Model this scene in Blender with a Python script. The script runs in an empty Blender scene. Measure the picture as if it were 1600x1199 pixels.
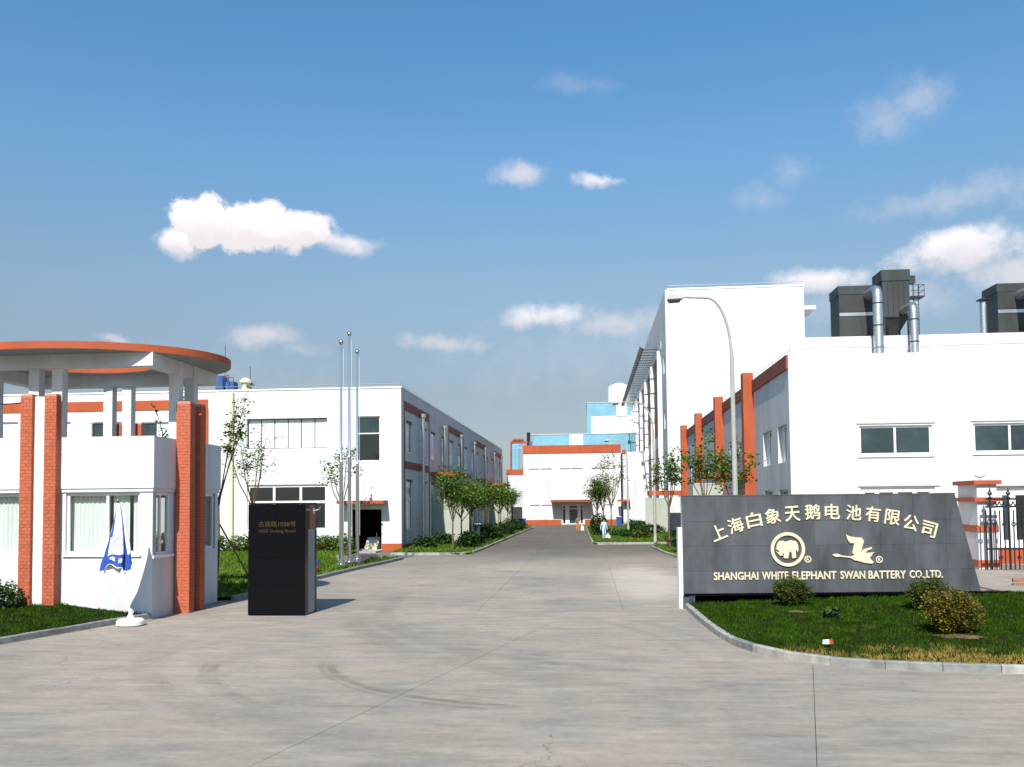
import bpy, math, random
from mathutils import Vector, Matrix
random.seed(11)
SC = bpy.context.scene
COL = SC.collection
R = math.radians

# ------------------------------------------------------------------ camera
FPX, PCX, PCY, CAMH = 1400.0, 800.0, 720.0, 3.0       # the photograph's own scale, 1600 x 1199
YAW, PITCH, ROLL = R(-4.9076), R(2.7872), R(-0.55)
FW = Vector((math.sin(YAW)*math.cos(PITCH), math.cos(YAW)*math.cos(PITCH), math.sin(PITCH)))
_r = Vector((math.cos(YAW), -math.sin(YAW), 0)); _u = _r.cross(FW)
RT = _r*math.cos(ROLL) + _u*math.sin(ROLL); UP = -_r*math.sin(ROLL) + _u*math.cos(ROLL)
cam_data = bpy.data.cameras.new('camera'); cam = bpy.data.objects.new('camera', cam_data); COL.objects.link(cam)
cam_data.sensor_width = 36; cam_data.lens = 36*FPX/1600; cam_data.shift_y = (PCY-599.5)/1600
cam_data.clip_start = 0.1; cam_data.clip_end = 6000
cam.matrix_world = Matrix(((RT.x, UP.x, -FW.x, 0), (RT.y, UP.y, -FW.y, 0), (RT.z, UP.z, -FW.z, CAMH), (0, 0, 0, 1)))
SC.camera = cam
SC.cycles.max_bounces = 6; SC.cycles.diffuse_bounces = 3; SC.cycles.transparent_max_bounces = 8; SC.cycles.caustics_reflective = False; SC.cycles.caustics_refractive = False

def ray(px, py): return FW + RT*((px-PCX)/FPX) - UP*((py-PCY)/FPX)
def at(px, py, Y):                                    # survey helper: point of the place at distance Y up the road
    d = ray(px, py); return Vector((0, 0, CAMH)) + d*(Y/d.y)
def gnd(px, py, z=0.0):
    d = ray(px, py); return Vector((0, 0, CAMH)) + d*((z-CAMH)/d.z)

# ------------------------------------------------------------------ sun, sky, exposure
SUN_AZ, SUN_EL = R(5.5), R(43)                        # behind the camera, a little to the left
SUN_DIR = Vector((-math.sin(SUN_AZ)*math.cos(SUN_EL), -math.cos(SUN_AZ)*math.cos(SUN_EL), math.sin(SUN_EL)))
sun_d = bpy.data.lights.new('sun', 'SUN'); sun_d.energy = 5.0; sun_d.angle = R(0.5); sun_d.color = (1.0, 0.955, 0.88)
sun = bpy.data.objects.new('sun', sun_d); COL.objects.link(sun)
sun.rotation_euler = SUN_DIR.to_track_quat('Z', 'Y').to_euler(); sun.location = (-20, -60, 60)
SC.view_settings.view_transform = 'Standard'; SC.view_settings.look = 'None'
SC.view_settings.exposure = 0.33; SC.view_settings.gamma = 1.0; SC.view_settings.use_curve_mapping = False
SKY_STRENGTH = 0.073

world = bpy.data.worlds.new('World'); SC.world = world; world.use_nodes = True
NT = world.node_tree; NT.nodes.clear()

class S:                                              # small algebra on node sockets
    nt = None
    def __init__(s, k): s.k = k
    @staticmethod
    def op(o, *a, clamp=False):
        n = S.nt.nodes.new('ShaderNodeMath'); n.operation = o; n.use_clamp = clamp
        for i, x in enumerate(a):
            if isinstance(x, S): S.nt.links.new(x.k, n.inputs[i])
            else: n.inputs[i].default_value = x
        return S(n.outputs[0])
    def __add__(s, o): return S.op('ADD', s, o)
    def __radd__(s, o): return S.op('ADD', o, s)
    def __sub__(s, o): return S.op('SUBTRACT', s, o)
    def __rsub__(s, o): return S.op('SUBTRACT', o, s)
    def __mul__(s, o): return S.op('MULTIPLY', s, o)
    def __rmul__(s, o): return S.op('MULTIPLY', s, o)
    def __truediv__(s, o): return S.op('DIVIDE', s, o)
def smooth(x, a, b):
    n = S.nt.nodes.new('ShaderNodeMapRange'); n.interpolation_type = 'SMOOTHSTEP'
    S.nt.links.new(x.k, n.inputs[0]); n.inputs[1].default_value = a; n.inputs[2].default_value = b
    return S(n.outputs[0])
def noise_at(vec, scale, detail=4, rough=0.55, dim='3D'):
    n = S.nt.nodes.new('ShaderNodeTexNoise'); n.noise_dimensions = dim
    n.inputs['Scale'].default_value = scale; n.inputs['Detail'].default_value = detail; n.inputs['Roughness'].default_value = rough
    if vec is not None: S.nt.links.new(vec, n.inputs['Vector'])
    return n

S.nt = NT
tc = NT.nodes.new('ShaderNodeTexCoord')
sep = NT.nodes.new('ShaderNodeSeparateXYZ'); NT.links.new(tc.outputs['Generated'], sep.inputs[0])
dx, dy, dz = S(sep.outputs[0]), S(sep.outputs[1]), S(sep.outputs[2])
sky = NT.nodes.new('ShaderNodeTexSky'); sky.sky_type = 'NISHITA'; sky.sun_disc = False
sky.sun_elevation = SUN_EL; sky.sun_rotation = math.atan2(SUN_DIR.x, SUN_DIR.y)
sky.altitude = 20; sky.air_density = 1.0; sky.dust_density = 0.6; sky.ozone_density = 2.2
# clouds live in the sky: direction -> azimuth / elevation, the same weather all round (five equal sectors)
az = S.op('ARCTAN2', dx, dy); el = S.op('ARCSINE', dz)
azw = S.op('WRAP', az + R(4.0), R(36), R(-36))
nz1 = noise_at(tc.outputs['Generated'], 11, 4, 0.6); sc1 = NT.nodes.new('ShaderNodeSeparateColor'); NT.links.new(nz1.outputs['Color'], sc1.inputs[0])
nz2 = noise_at(tc.outputs['Generated'], 34, 6, 0.66); nfine = S(nz2.outputs['Fac'])
wa = azw + (S(sc1.outputs[0]) - 0.5)*0.055
we = el + (S(sc1.outputs[1]) - 0.5)*0.04
def azel(px, py):
    d = ray(px, py).normalized(); return math.atan2(d.x, d.y)+R(4.0), math.asin(d.z)
CL = [  # x, y, half width, up, down, opacity, softness
    (318, 356, 62, 54, 32, 1, .28), (392, 352, 78, 44, 42, 1, .28), (462, 368, 88, 38, 26, 1, .38), (528, 382, 92, 24, 18, .75, .9), (272, 380, 50, 34, 26, .9, .6),
    (405, 526, 76, 32, 26, .66, 1.0), (470, 545, 60, 14, 16, .3, 1.2), (815, 280, 66, 26, 18, .7, .9), (936, 287, 46, 20, 13, .8, .8),
    (850, 498, 105, 30, 28, .78, .9), (955, 506, 130, 36, 44, .56, 1.1), (1500, 398, 120, 46, 42, .84, .7), (1590, 420, 90, 34, 50, .7, .9), (1285, 436, 90, 28, 34, .80, .8), (1380, 470, 160, 40, 50, .4, 1.2),
    (700, 538, 115, 22, 18, .52, 1.1), (192, 530, 38, 12, 10, .5, .9), (1440, 160, 70, 50, 36, .40, 1.3), (1390, 180, 70, 44, 44, .34, 1.3), (1500, 306, 190, 34, 36, .38, 1.2),
    (1190, 310, 80, 30, 30, .26, 1.3), (1250, 270, 50, 36, 40, .26, 1.3), (1000, 560, 460, 110, 110, .16, 1.3), (280, 570, 340, 60, 110, .14, 1.3), (900, 130, 90, 20, 18, .16, 1.3)]
cv = NT.nodes.new('ShaderNodeCombineXYZ'); NT.links.new(wa.k, cv.inputs[0]); NT.links.new(we.k, cv.inputs[1])
nf = (nfine - 0.5)*1.15; A = None; LOW = None
for (x, y, w, up, dn, opa, soft) in CL:
    a0, e0 = azel(x, y); k = 1/FPX*0.93; re = (up+dn)/2*k; e0 += (up-dn)/2*k
    v = NT.nodes.new('ShaderNodeVectorMath'); v.operation = 'MULTIPLY_ADD'; NT.links.new(cv.outputs[0], v.inputs[0])
    v.inputs[1].default_value = (1/(w*k), 1/re, 0); v.inputs[2].default_value = (-a0/(w*k), -e0/re, 0)
    ln = NT.nodes.new('ShaderNodeVectorMath'); ln.operation = 'LENGTH'; NT.links.new(v.outputs[0], ln.inputs[0])
    mr = NT.nodes.new('ShaderNodeMapRange'); mr.interpolation_type = 'SMOOTHSTEP'; NT.links.new((nf*(1.0 if opa > .6 else 1.5) - S(ln.outputs['Value'])).k, mr.inputs[0])
    mr.inputs[1].default_value = -1.0; mr.inputs[2].default_value = soft-1.0; mr.inputs[4].default_value = opa
    al = S(mr.outputs[0]); A = al if A is None else S.op('MAXIMUM', A, al)
    if opa >= .75:                                           # sunlit tops, greyer bases
        sx_ = NT.nodes.new('ShaderNodeSeparateXYZ'); NT.links.new(v.outputs[0], sx_.inputs[0])
        md = NT.nodes.new('ShaderNodeMapRange'); NT.links.new((S(sx_.outputs[1]) + nf*0.8).k, md.inputs[0]); md.inputs[1].default_value = -.95; md.inputs[2].default_value = .35; md.inputs[3].default_value = .58; md.inputs[4].default_value = 1.0
        lw = al*S(md.outputs[0]); LOW = lw if LOW is None else S.op('MAXIMUM', LOW, lw)
# cloud bodies: bright where thick, greyer towards their undersides (finer structure shifted down)
LUM = S.op('MAXIMUM', LOW, A*0.76)
def rgb_scale(val, col):
    n = NT.nodes.new('ShaderNodeVectorMath'); n.operation = 'SCALE'; n.inputs[0].default_value = col; NT.links.new(val.k, n.inputs['Scale']); return n.outputs[0]
def vmul(a, val):
    n = NT.nodes.new('ShaderNodeVectorMath'); n.operation = 'SCALE'; NT.links.new(a, n.inputs[0]); NT.links.new(val.k, n.inputs['Scale']); return n.outputs[0]
tint = NT.nodes.new('ShaderNodeVectorMath'); tint.operation = 'MULTIPLY'
ramp = NT.nodes.new('ShaderNodeValToRGB'); ce = ramp.color_ramp.elements                 # haze greys the low sky, clear blue above
TK = [(0.0, (.50, .53, .62)), (6.8, (.74, .66, .63)), (13.5, (1.08, 1.05, .94)), (21.0, (.98, 1.32, 1.36)), (28.0, (.80, 1.34, 1.50))]
ce[0].position = 0; ce[0].color = (*[q/2 for q in TK[0][1]], 1); ce[1].position = 1; ce[1].color = (*[q/2 for q in TK[-1][1]], 1)
for d, c in TK[1:-1]: e = ce.new(d/28); e.color = (*[q/2 for q in c], 1)
NT.links.new(S.op('MULTIPLY', el, 1/R(28), clamp=True).k, ramp.inputs[0]); NT.links.new(ramp.outputs[0], tint.inputs[1])
NT.links.new(sky.outputs[0], tint.inputs[0])
tin2 = NT.nodes.new('ShaderNodeVectorMath'); tin2.operation = 'SCALE'; tin2.inputs['Scale'].default_value = 2.0*1.30; NT.links.new(tint.outputs[0], tin2.inputs[0])
addn = NT.nodes.new('ShaderNodeVectorMath'); addn.operation = 'ADD'
NT.links.new(vmul(tin2.outputs[0], 1.0 - A), addn.inputs[0]); NT.links.new(rgb_scale(LUM, (12.8, 12.1, 12.4)), addn.inputs[1])
bg = NT.nodes.new('ShaderNodeBackground'); bg.inputs['Strength'].default_value = SKY_STRENGTH
NT.links.new(addn.outputs[0], bg.inputs['Color'])
wo = NT.nodes.new('ShaderNodeOutputWorld'); NT.links.new(bg.outputs[0], wo.inputs['Surface'])

# ------------------------------------------------------------------ materials
MATS = {}
def mat(name, col, rough=0.6, metal=0.0, var=0.0, scale=3.0, stretch=(1, 1, 1), bump=0.0, bscale=30.0, spec=0.4, col2=None, contrast=(0.35, 0.65), coat=0.0):
    m = bpy.data.materials.new(name); m.use_nodes = True; nt = m.node_tree; b = nt.nodes['Principled BSDF']
    b.inputs['Roughness'].default_value = rough; b.inputs['Metallic'].default_value = metal; b.inputs['Specular IOR Level'].default_value = spec
    b.inputs['Coat Weight'].default_value = coat
    b.inputs['Base Color'].default_value = (*col, 1)
    geo = nt.nodes.new('ShaderNodeNewGeometry')
    if var > 0 or col2:
        mp = nt.nodes.new('ShaderNodeMapping'); mp.inputs['Scale'].default_value = stretch; nt.links.new(geo.outputs['Position'], mp.inputs[0])
        n = nt.nodes.new('ShaderNodeTexNoise'); n.inputs['Scale'].default_value = scale; n.inputs['Detail'].default_value = 6; n.inputs['Roughness'].default_value = 0.6
        nt.links.new(mp.outputs[0], n.inputs['Vector'])
        r = nt.nodes.new('ShaderNodeValToRGB'); r.color_ramp.elements[0].position = contrast[0]; r.color_ramp.elements[1].position = contrast[1]
        r.color_ramp.elements[0].color = (*[c*(1-var) for c in (col2 or col)], 1); r.color_ramp.elements[1].color = (*[min(1, c*(1+var*0.6)) for c in col], 1)
        nt.links.new(n.outputs['Fac'], r.inputs[0]); nt.links.new(r.outputs[0], b.inputs['Base Color'])
    if bump > 0:
        n2 = nt.nodes.new('ShaderNodeTexNoise'); n2.inputs['Scale'].default_value = bscale; n2.inputs['Detail'].default_value = 4
        nt.links.new(geo.outputs['Position'], n2.inputs['Vector'])
        bp = nt.nodes.new('ShaderNodeBump'); bp.inputs['Strength'].default_value = bump; bp.inputs['Distance'].default_value = 0.02
        nt.links.new(n2.outputs['Fac'], bp.inputs['Height']); nt.links.new(bp.outputs[0], b.inputs['Normal'])
    MATS[name] = m; return m

mat('white_render', (0.63, 0.63, 0.63), 0.75, var=0.13, scale=0.9, stretch=(1, 1, 0.22), bump=0.12, bscale=25, spec=0.2)
mat('white_paint', (0.84, 0.84, 0.83), 0.5, var=0.04, scale=2)
mat('cream_paint', (0.66, 0.62, 0.44), 0.6, var=0.12, scale=2, stretch=(1, 1, .3))
mat('grey_render', (0.50, 0.51, 0.52), 0.8, var=0.1, scale=1.2, bump=0.1)
mat('shade_sheen_grey', (0.27, 0.285, 0.29), 0.85, var=0.1, scale=1.2)  # booth canopy shade and pillar side reflection put into one grey
mat('olive_render', (0.40, 0.42, 0.36), 0.8, var=0.1, scale=1.0, stretch=(1, 1, .4), bump=0.1)
mat('orange_render', (0.40, 0.078, 0.024), 0.7, var=0.12, scale=1.5, stretch=(1, 1, .4), bump=0.1)
mat('brown_render', (0.26, 0.065, 0.038), 0.7, var=0.15, scale=1.5)
mat('brick_red', (0.46, 0.115, 0.055), 0.75, var=0.12, scale=8, bump=0.08, bscale=60)
mat('brick_red_b', (0.41, 0.098, 0.045), 0.75, var=0.12, scale=8, bump=0.08, bscale=60)
mat('mortar', (0.50, 0.25, 0.18), 0.9, var=0.15, scale=20)
mat('glass_dark', (0.012, 0.018, 0.020), 0.04, spec=0.7)
mat('glass_teal', (0.030, 0.055, 0.062), 0.05, var=0.4, scale=0.8, spec=0.7)
mat('glass_pale', (0.80, 0.83, 0.83), 0.06, var=0.12, scale=3, stretch=(1, 1, .1), spec=0.6)
mat('glass_matte', (0.035, 0.038, 0.042), 0.45, var=0.3, scale=.5, spec=0.15)
mat('dark_inside', (0.010, 0.010, 0.010), 0.8, spec=0.1)
mat('granite_black', (0.004, 0.0045, 0.006), 0.16, var=0.4, scale=60, spec=0.12)
mat('steel', (0.62, 0.62, 0.62), 0.24, 1.0, var=0.05, scale=3)
mat('galvanised', (0.60, 0.62, 0.63), 0.34, 0.9, var=0.12, scale=4)
mat('pole_paint', (0.36, 0.37, 0.33), 0.45, var=0.08, scale=2)
mat('iron_black', (0.012, 0.012, 0.016), 0.45, spec=0.5)
mat('gold', (0.92, 0.82, 0.58), 0.36, 0.35, var=0.05, scale=8)
mat('gold_dull', (0.11, 0.07, 0.025), 0.4, 0.7, var=0.2, scale=20)
mat('collector_grey', (0.036, 0.041, 0.041), 0.55, var=0.25, scale=0.9, stretch=(1, 1, .3), bump=0.1)
mat('collector_dark', (0.03, 0.032, 0.03), 0.6, var=0.25, scale=1)
mat('louvre_dark', (0.035, 0.037, 0.04), 0.5)
mat('sky_blue_paint', (0.17, 0.37, 0.47), 0.6, var=0.15, scale=0.5)
mat('machine_blue', (0.03, 0.09, 0.25), 0.5, var=0.2, scale=3)
mat('bin_blue', (0.02, 0.09, 0.34), 0.45, var=0.1)
mat('red_paint', (0.55, 0.06, 0.04), 0.5, var=0.2, scale=3)
mat('umbrella_white', (0.82, 0.82, 0.84), 0.8, var=0.04, scale=8)
mat('umbrella_blue', (0.025, 0.07, 0.36), 0.8, var=0.1, scale=8)
mat('plastic_white', (0.82, 0.81, 0.78), 0.4, var=0.05, scale=5)
mat('kerb_stone', (0.36, 0.345, 0.31), 0.85, var=0.3, scale=4, bump=0.3, bscale=40)
mat('kerb_dark', (0.23, 0.235, 0.22), 0.85, var=0.3, scale=4, bump=0.3, bscale=40)
mat('bark', (0.14, 0.095, 0.06), 0.9, var=0.35, scale=12, stretch=(1, 1, .3), bump=0.4, bscale=30)
mat('soil', (0.16, 0.105, 0.055), 0.95, var=0.4, scale=5, bump=0.4, bscale=30)
mat('earth', (0.10, 0.11, 0.055), 0.95, var=0.4, scale=0.3)
mat('joint_dark', (0.16, 0.15, 0.14), 0.95, var=0.2)
mat('skin', (0.45, 0.26, 0.17), 0.6); mat('hair', (0.012, 0.010, 0.009), 0.5)
mat('cloth_lightblue', (0.50, 0.64, 0.80), 0.85, var=0.08, scale=10); mat('cloth_brown', (0.17, 0.12, 0.10), 0.85); mat('cloth_orange', (0.60, 0.24, 0.05), 0.85)
mat('cloth_pink', (0.55, 0.36, 0.34), 0.85); mat('cloth_dark', (0.05, 0.05, 0.06), 0.85); mat('bag_white', (0.75, 0.78, 0.82), 0.6)
mat('wood', (0.30, 0.13, 0.07), 0.8, var=0.3, scale=6, stretch=(.3, 3, 3))
mat('curtain', (0.84, 0.85, 0.81), 0.9, var=0.10, scale=3, stretch=(3, 3, .2))
mat('rubber', (0.02, 0.02, 0.02), 0.8)

def granite_grey():
    m = mat('granite_grey', (0.082, 0.088, 0.097), 0.26, var=0.3, scale=1.2, stretch=(1.5, 1, .5), spec=0.4); nt = m.node_tree; b = nt.nodes['Principled BSDF']
    lk = b.inputs['Base Color'].links[0]; src = lk.from_socket; oi = nt.nodes.new('ShaderNodeObjectInfo'); S.nt = nt
    f = S(oi.outputs['Random'])*0.20 + 0.90; v = nt.nodes.new('ShaderNodeVectorMath'); v.operation = 'SCALE'; nt.links.new(src, v.inputs[0]); nt.links.new(f.k, v.inputs['Scale']); nt.links.new(v.outputs[0], b.inputs['Base Color'])
granite_grey()

def glass_clear():
    m = bpy.data.materials.new('glass_clear'); m.use_nodes = True; nt = m.node_tree; nt.nodes.clear()
    o = nt.nodes.new('ShaderNodeOutputMaterial'); mx = nt.nodes.new('ShaderNodeMixShader'); lw_ = nt.nodes.new('ShaderNodeLayerWeight'); lw_.inputs[0].default_value = 0.5; S.nt = nt; f_ = S(lw_.outputs['Facing']); f_ = f_*f_; fq = f_*f_*0.7 + 0.05
    t = nt.nodes.new('ShaderNodeBsdfTransparent'); t.inputs[0].default_value = (0.93, 0.96, 0.95, 1); g = nt.nodes.new('ShaderNodeBsdfGlossy'); g.inputs['Roughness'].default_value = 0.02
    nt.links.new(fq.k, mx.inputs[0]); nt.links.new(t.outputs[0], mx.inputs[1]); nt.links.new(g.outputs[0], mx.inputs[2]); nt.links.new(mx.outputs[0], o.inputs[0])
    MATS['glass_clear'] = m
glass_clear()

def foliage(name, ca, cb, cc):
    m = bpy.data.materials.new(name); m.use_nodes = True; nt = m.node_tree; b = nt.nodes['Principled BSDF']
    g = nt.nodes.new('ShaderNodeNewGeometry'); r = nt.nodes.new('ShaderNodeValToRGB'); e = r.color_ramp.elements
    e[0].position = 0.0; e[0].color = (*ca, 1); e[1].position = 1.0; e[1].color = (*cc, 1); x = e.new(0.55); x.color = (*cb, 1)
    nt.links.new(g.outputs['Random Per Island'], r.inputs[0]); nt.links.new(r.outputs[0], b.inputs['Base Color'])
    b.inputs['Roughness'].default_value = 0.55; b.inputs['Specular IOR Level'].default_value = 0.3
    tr = nt.nodes.new('ShaderNodeBsdfTranslucent'); nt.links.new(r.outputs[0], tr.inputs[0])
    mx = nt.nodes.new('ShaderNodeMixShader'); mx.inputs[0].default_value = 0.25; out = nt.nodes['Material Output']
    nt.links.new(b.outputs[0], mx.inputs[1]); nt.links.new(tr.outputs[0], mx.inputs[2]); nt.links.new(mx.outputs[0], out.inputs[0])
    MATS[name] = m
foliage('leaf_green', (0.040, 0.085, 0.010), (0.085, 0.16, 0.016), (0.17, 0.26, 0.03))
foliage('leaf_dark', (0.016, 0.045, 0.010), (0.030, 0.075, 0.014), (0.055, 0.11, 0.02))
foliage('leaf_olive', (0.026, 0.052, 0.009), (0.065, 0.098, 0.014), (0.16, 0.16, 0.024))
foliage('leaf_yellow', (0.050, 0.060, 0.010), (0.14, 0.12, 0.016), (0.33, 0.22, 0.03))

def grass_mat(name, ga, gb, dry):
    m = bpy.data.materials.new(name); m.use_nodes = True; nt = m.node_tree; b = nt.nodes['Principled BSDF']; S.nt = nt
    g = nt.nodes.new('ShaderNodeNewGeometry'); r = nt.nodes.new('ShaderNodeValToRGB'); e = r.color_ramp.elements
    e[0].color = (*ga, 1); e[1].color = (*gb, 1); nt.links.new(g.outputs['Random Per Island'], r.inputs[0])
    n = noise_at(g.outputs['Position'], 0.9, 4, .6); fac = smooth(S(n.outputs['Fac']), 0.60, 0.78)
    if dry:                                            # worn, dried-out strip along the rounded kerb
        sp = nt.nodes.new('ShaderNodeSeparateXYZ'); nt.links.new(g.outputs['Position'], sp.inputs[0])
        wob = (S(n.outputs['Fac']) - 0.5)*5.0
        strip = smooth(S(sp.outputs[1]) + wob, 18.3, 17.3)
        n3 = noise_at(g.outputs['Position'], 2.2, 3, .6)
        fac = S.op('MAXIMUM', fac*0.35, strip*smooth(S(n3.outputs['Fac']), 0.34, 0.50))
    else: fac = fac*0.5
    n5 = noise_at(g.outputs['Position'], 3.2, 4, .65); tone = smooth(S(n5.outputs['Fac']), .32, .68)*0.95 + 0.55
    tv = nt.nodes.new('ShaderNodeVectorMath'); tv.operation = 'SCALE'; nt.links.new(r.outputs[0], tv.inputs[0]); nt.links.new(tone.k, tv.inputs['Scale'])
    mx = nt.nodes.new('ShaderNodeMix'); mx.data_type = 'RGBA'; nt.links.new(fac.k, mx.inputs[0]); nt.links.new(tv.outputs[0], mx.inputs[6]); mx.inputs[7].default_value = (0.27, 0.19, 0.05, 1)
    nt.links.new(mx.outputs[2], b.inputs['Base Color']); b.inputs['Roughness'].default_value = 0.8; b.inputs['Specular IOR Level'].default_value = 0.05
    MATS[name] = m
mat('thatch', (0.012, 0.026, 0.004), 0.95, var=0.4, scale=3, col2=(0.035, 0.03, 0.01), spec=0.05)
grass_mat('grass_near', (0.012, 0.036, 0.002), (0.038, 0.080, 0.004), True)
grass_mat('grass_far', (0.040, 0.085, 0.010), (0.11, 0.17, 0.02), False)

def concrete():
    m = bpy.data.materials.new('concrete_road'); m.use_nodes = True; nt = m.node_tree; b = nt.nodes['Principled BSDF']; S.nt = nt
    g = nt.nodes.new('ShaderNodeNewGeometry'); pos = g.outputs['Position']
    sp = nt.nodes.new('ShaderNodeSeparateXYZ'); nt.links.new(pos, sp.inputs[0]); X, Y = S(sp.outputs[0]), S(sp.outputs[1])
    mp = nt.nodes.new('ShaderNodeMapping'); mp.inputs['Scale'].default_value = (0.32, 1.25, 1); nt.links.new(pos, mp.inputs[0])   # broom and sweeping streaks run across the drive
    big = S(noise_at(pos, 0.16, 4, .6).outputs['Fac']); str_ = S(noise_at(mp.outputs[0], 2.3, 9, .74).outputs['Fac']); fine = S(noise_at(pos, 38, 3, .6).outputs['Fac'])
    med = S(noise_at(pos, 0.7, 6, .65).outputs['Fac'])
    grit = S(noise_at(pos, 7, 5, .7).outputs['Fac']); v = 0.262 + (big - 0.5)*0.22 + (str_ - 0.5)*0.30 + (med - 0.5)*0.14 + (grit - 0.5)*0.12 + (fine - 0.5)*0.06
    spots = smooth(S(noise_at(pos, 1.7, 3, .5).outputs['Fac']), .66, .74)*smooth(big, .45, .6); v = v*(1.0 - spots*0.22)
    # the far half of the works road is older and dirtier
    v = v*(1.0 - 0.56*smooth(Y + (med - 0.5)*14, 40, 62))
    # a pale cement patch in front of the sign
    pat = smooth(S.op('SQRT', (X-2.0)*(X-2.0)*0.5 + (Y-35.0)*(Y-35.0)*0.022) + (med - 0.5)*1.6, 1.5, 0.5)
    v = v + pat*0.13
    marks = None
    for (cx, cy, r, w, k, x0, x1, y0, y1) in TYRES:
        d = S.op('ABSOLUTE', S.op('SQRT', (X-cx)*(X-cx) + (Y-cy)*(Y-cy)) - r)
        q = smooth(d + (fine - 0.5)*0.08, w, w*0.35)*smooth(X, x0, x0+.5)*smooth(X, x1, x1-.7)*smooth(Y, y0, y0+.4)*smooth(Y, y1, y1-.7)*k*smooth(med, .30, .62)
        marks = q if marks is None else S.op('MAXIMUM', marks, q)
    v = v*(1.0 - marks)
    vo = nt.nodes.new('ShaderNodeTexVoronoi'); vo.feature = 'DISTANCE_TO_EDGE'; vo.inputs['Scale'].default_value = .16; wv = nt.nodes.new('ShaderNodeVectorMath'); wv.operation = 'ADD'; nwc = noise_at(pos, .9, 5, .7); nt.links.new(pos, wv.inputs[0]); nt.links.new(nwc.outputs['Color'], wv.inputs[1]); nt.links.new(wv.outputs[0], vo.inputs['Vector'])
    v = v*(1.0 - smooth(S(vo.outputs['Distance']), .0022, .0006)*smooth(big, .47, .58)*0.45)     # hairline cracks
    cmb = nt.nodes.new('ShaderNodeCombineColor'); warm = (med - 0.5)*0.22 + (big - 0.5)*0.16
    nt.links.new((v*(1.14 + warm)).k, cmb.inputs[0]); nt.links.new((v*0.985).k, cmb.inputs[1]); nt.links.new((v*(0.82 - warm)).k, cmb.inputs[2])
    nt.links.new(cmb.outputs[0], b.inputs['Base Color']); b.inputs['Roughness'].default_value = 0.85; b.inputs['Specular IOR Level'].default_value = 0.25
    bp = nt.nodes.new('ShaderNodeBump'); bp.inputs['Strength'].default_value = 0.25; bp.inputs['Distance'].default_value = 0.02
    nt.links.new((str_*0.6 + fine*0.4).k, bp.inputs['Height']); nt.links.new(bp.outputs[0], b.inputs['Normal'])
    MATS['concrete_road'] = m
def circ(p, q, s):
    (x1, y1), (x2, y2), (x3, y3) = [(v.x, v.y) for v in (p, q, s)]
    a = 2*(x1*(y2-y3)+x2*(y3-y1)+x3*(y1-y2))
    ux = ((x1**2+y1**2)*(y2-y3)+(x2**2+y2**2)*(y3-y1)+(x3**2+y3**2)*(y1-y2))/a
    uy = ((x1**2+y1**2)*(x3-x2)+(x2**2+y2**2)*(x1-x3)+(x3**2+y3**2)*(x2-x1))/a
    return ux, uy, math.hypot(x1-ux, y1-uy)
def tyre(p, q, s, w, k):
    P = [gnd(*p), gnd(*q), gnd(*s)]; c = circ(*P)
    return (*c, w, k, min(v.x for v in P)-.35, max(v.x for v in P)+.4, min(v.y for v in P)-.3, max(v.y for v in P)+.5)
TYRES = [tyre((335, 1040), (350, 1078), (440, 1108), .16, .30), tyre((322, 1038), (336, 1080), (430, 1112), .10, .22), tyre((516, 1040), (590, 1078), (800, 1103), .13, .34),
         tyre((505, 1035), (560, 1078), (760, 1108), .08, .2), tyre((620, 940), (700, 1010), (1000, 1050), .3, .16), tyre((980, 968), (1060, 985), (1150, 1045), .3, .14), tyre((900, 962), (1010, 990), (1120, 1060), .2, .12), tyre((560, 960), (740, 1040), (1100, 1085), .45, .13), tyre((300, 1000), (420, 1130), (900, 1165), .4, .12), tyre((640, 925), (620, 980), (760, 1030), .35, .14), tyre((250, 1010), (240, 1080), (420, 1150), .3, .12)]
concrete()

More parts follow.
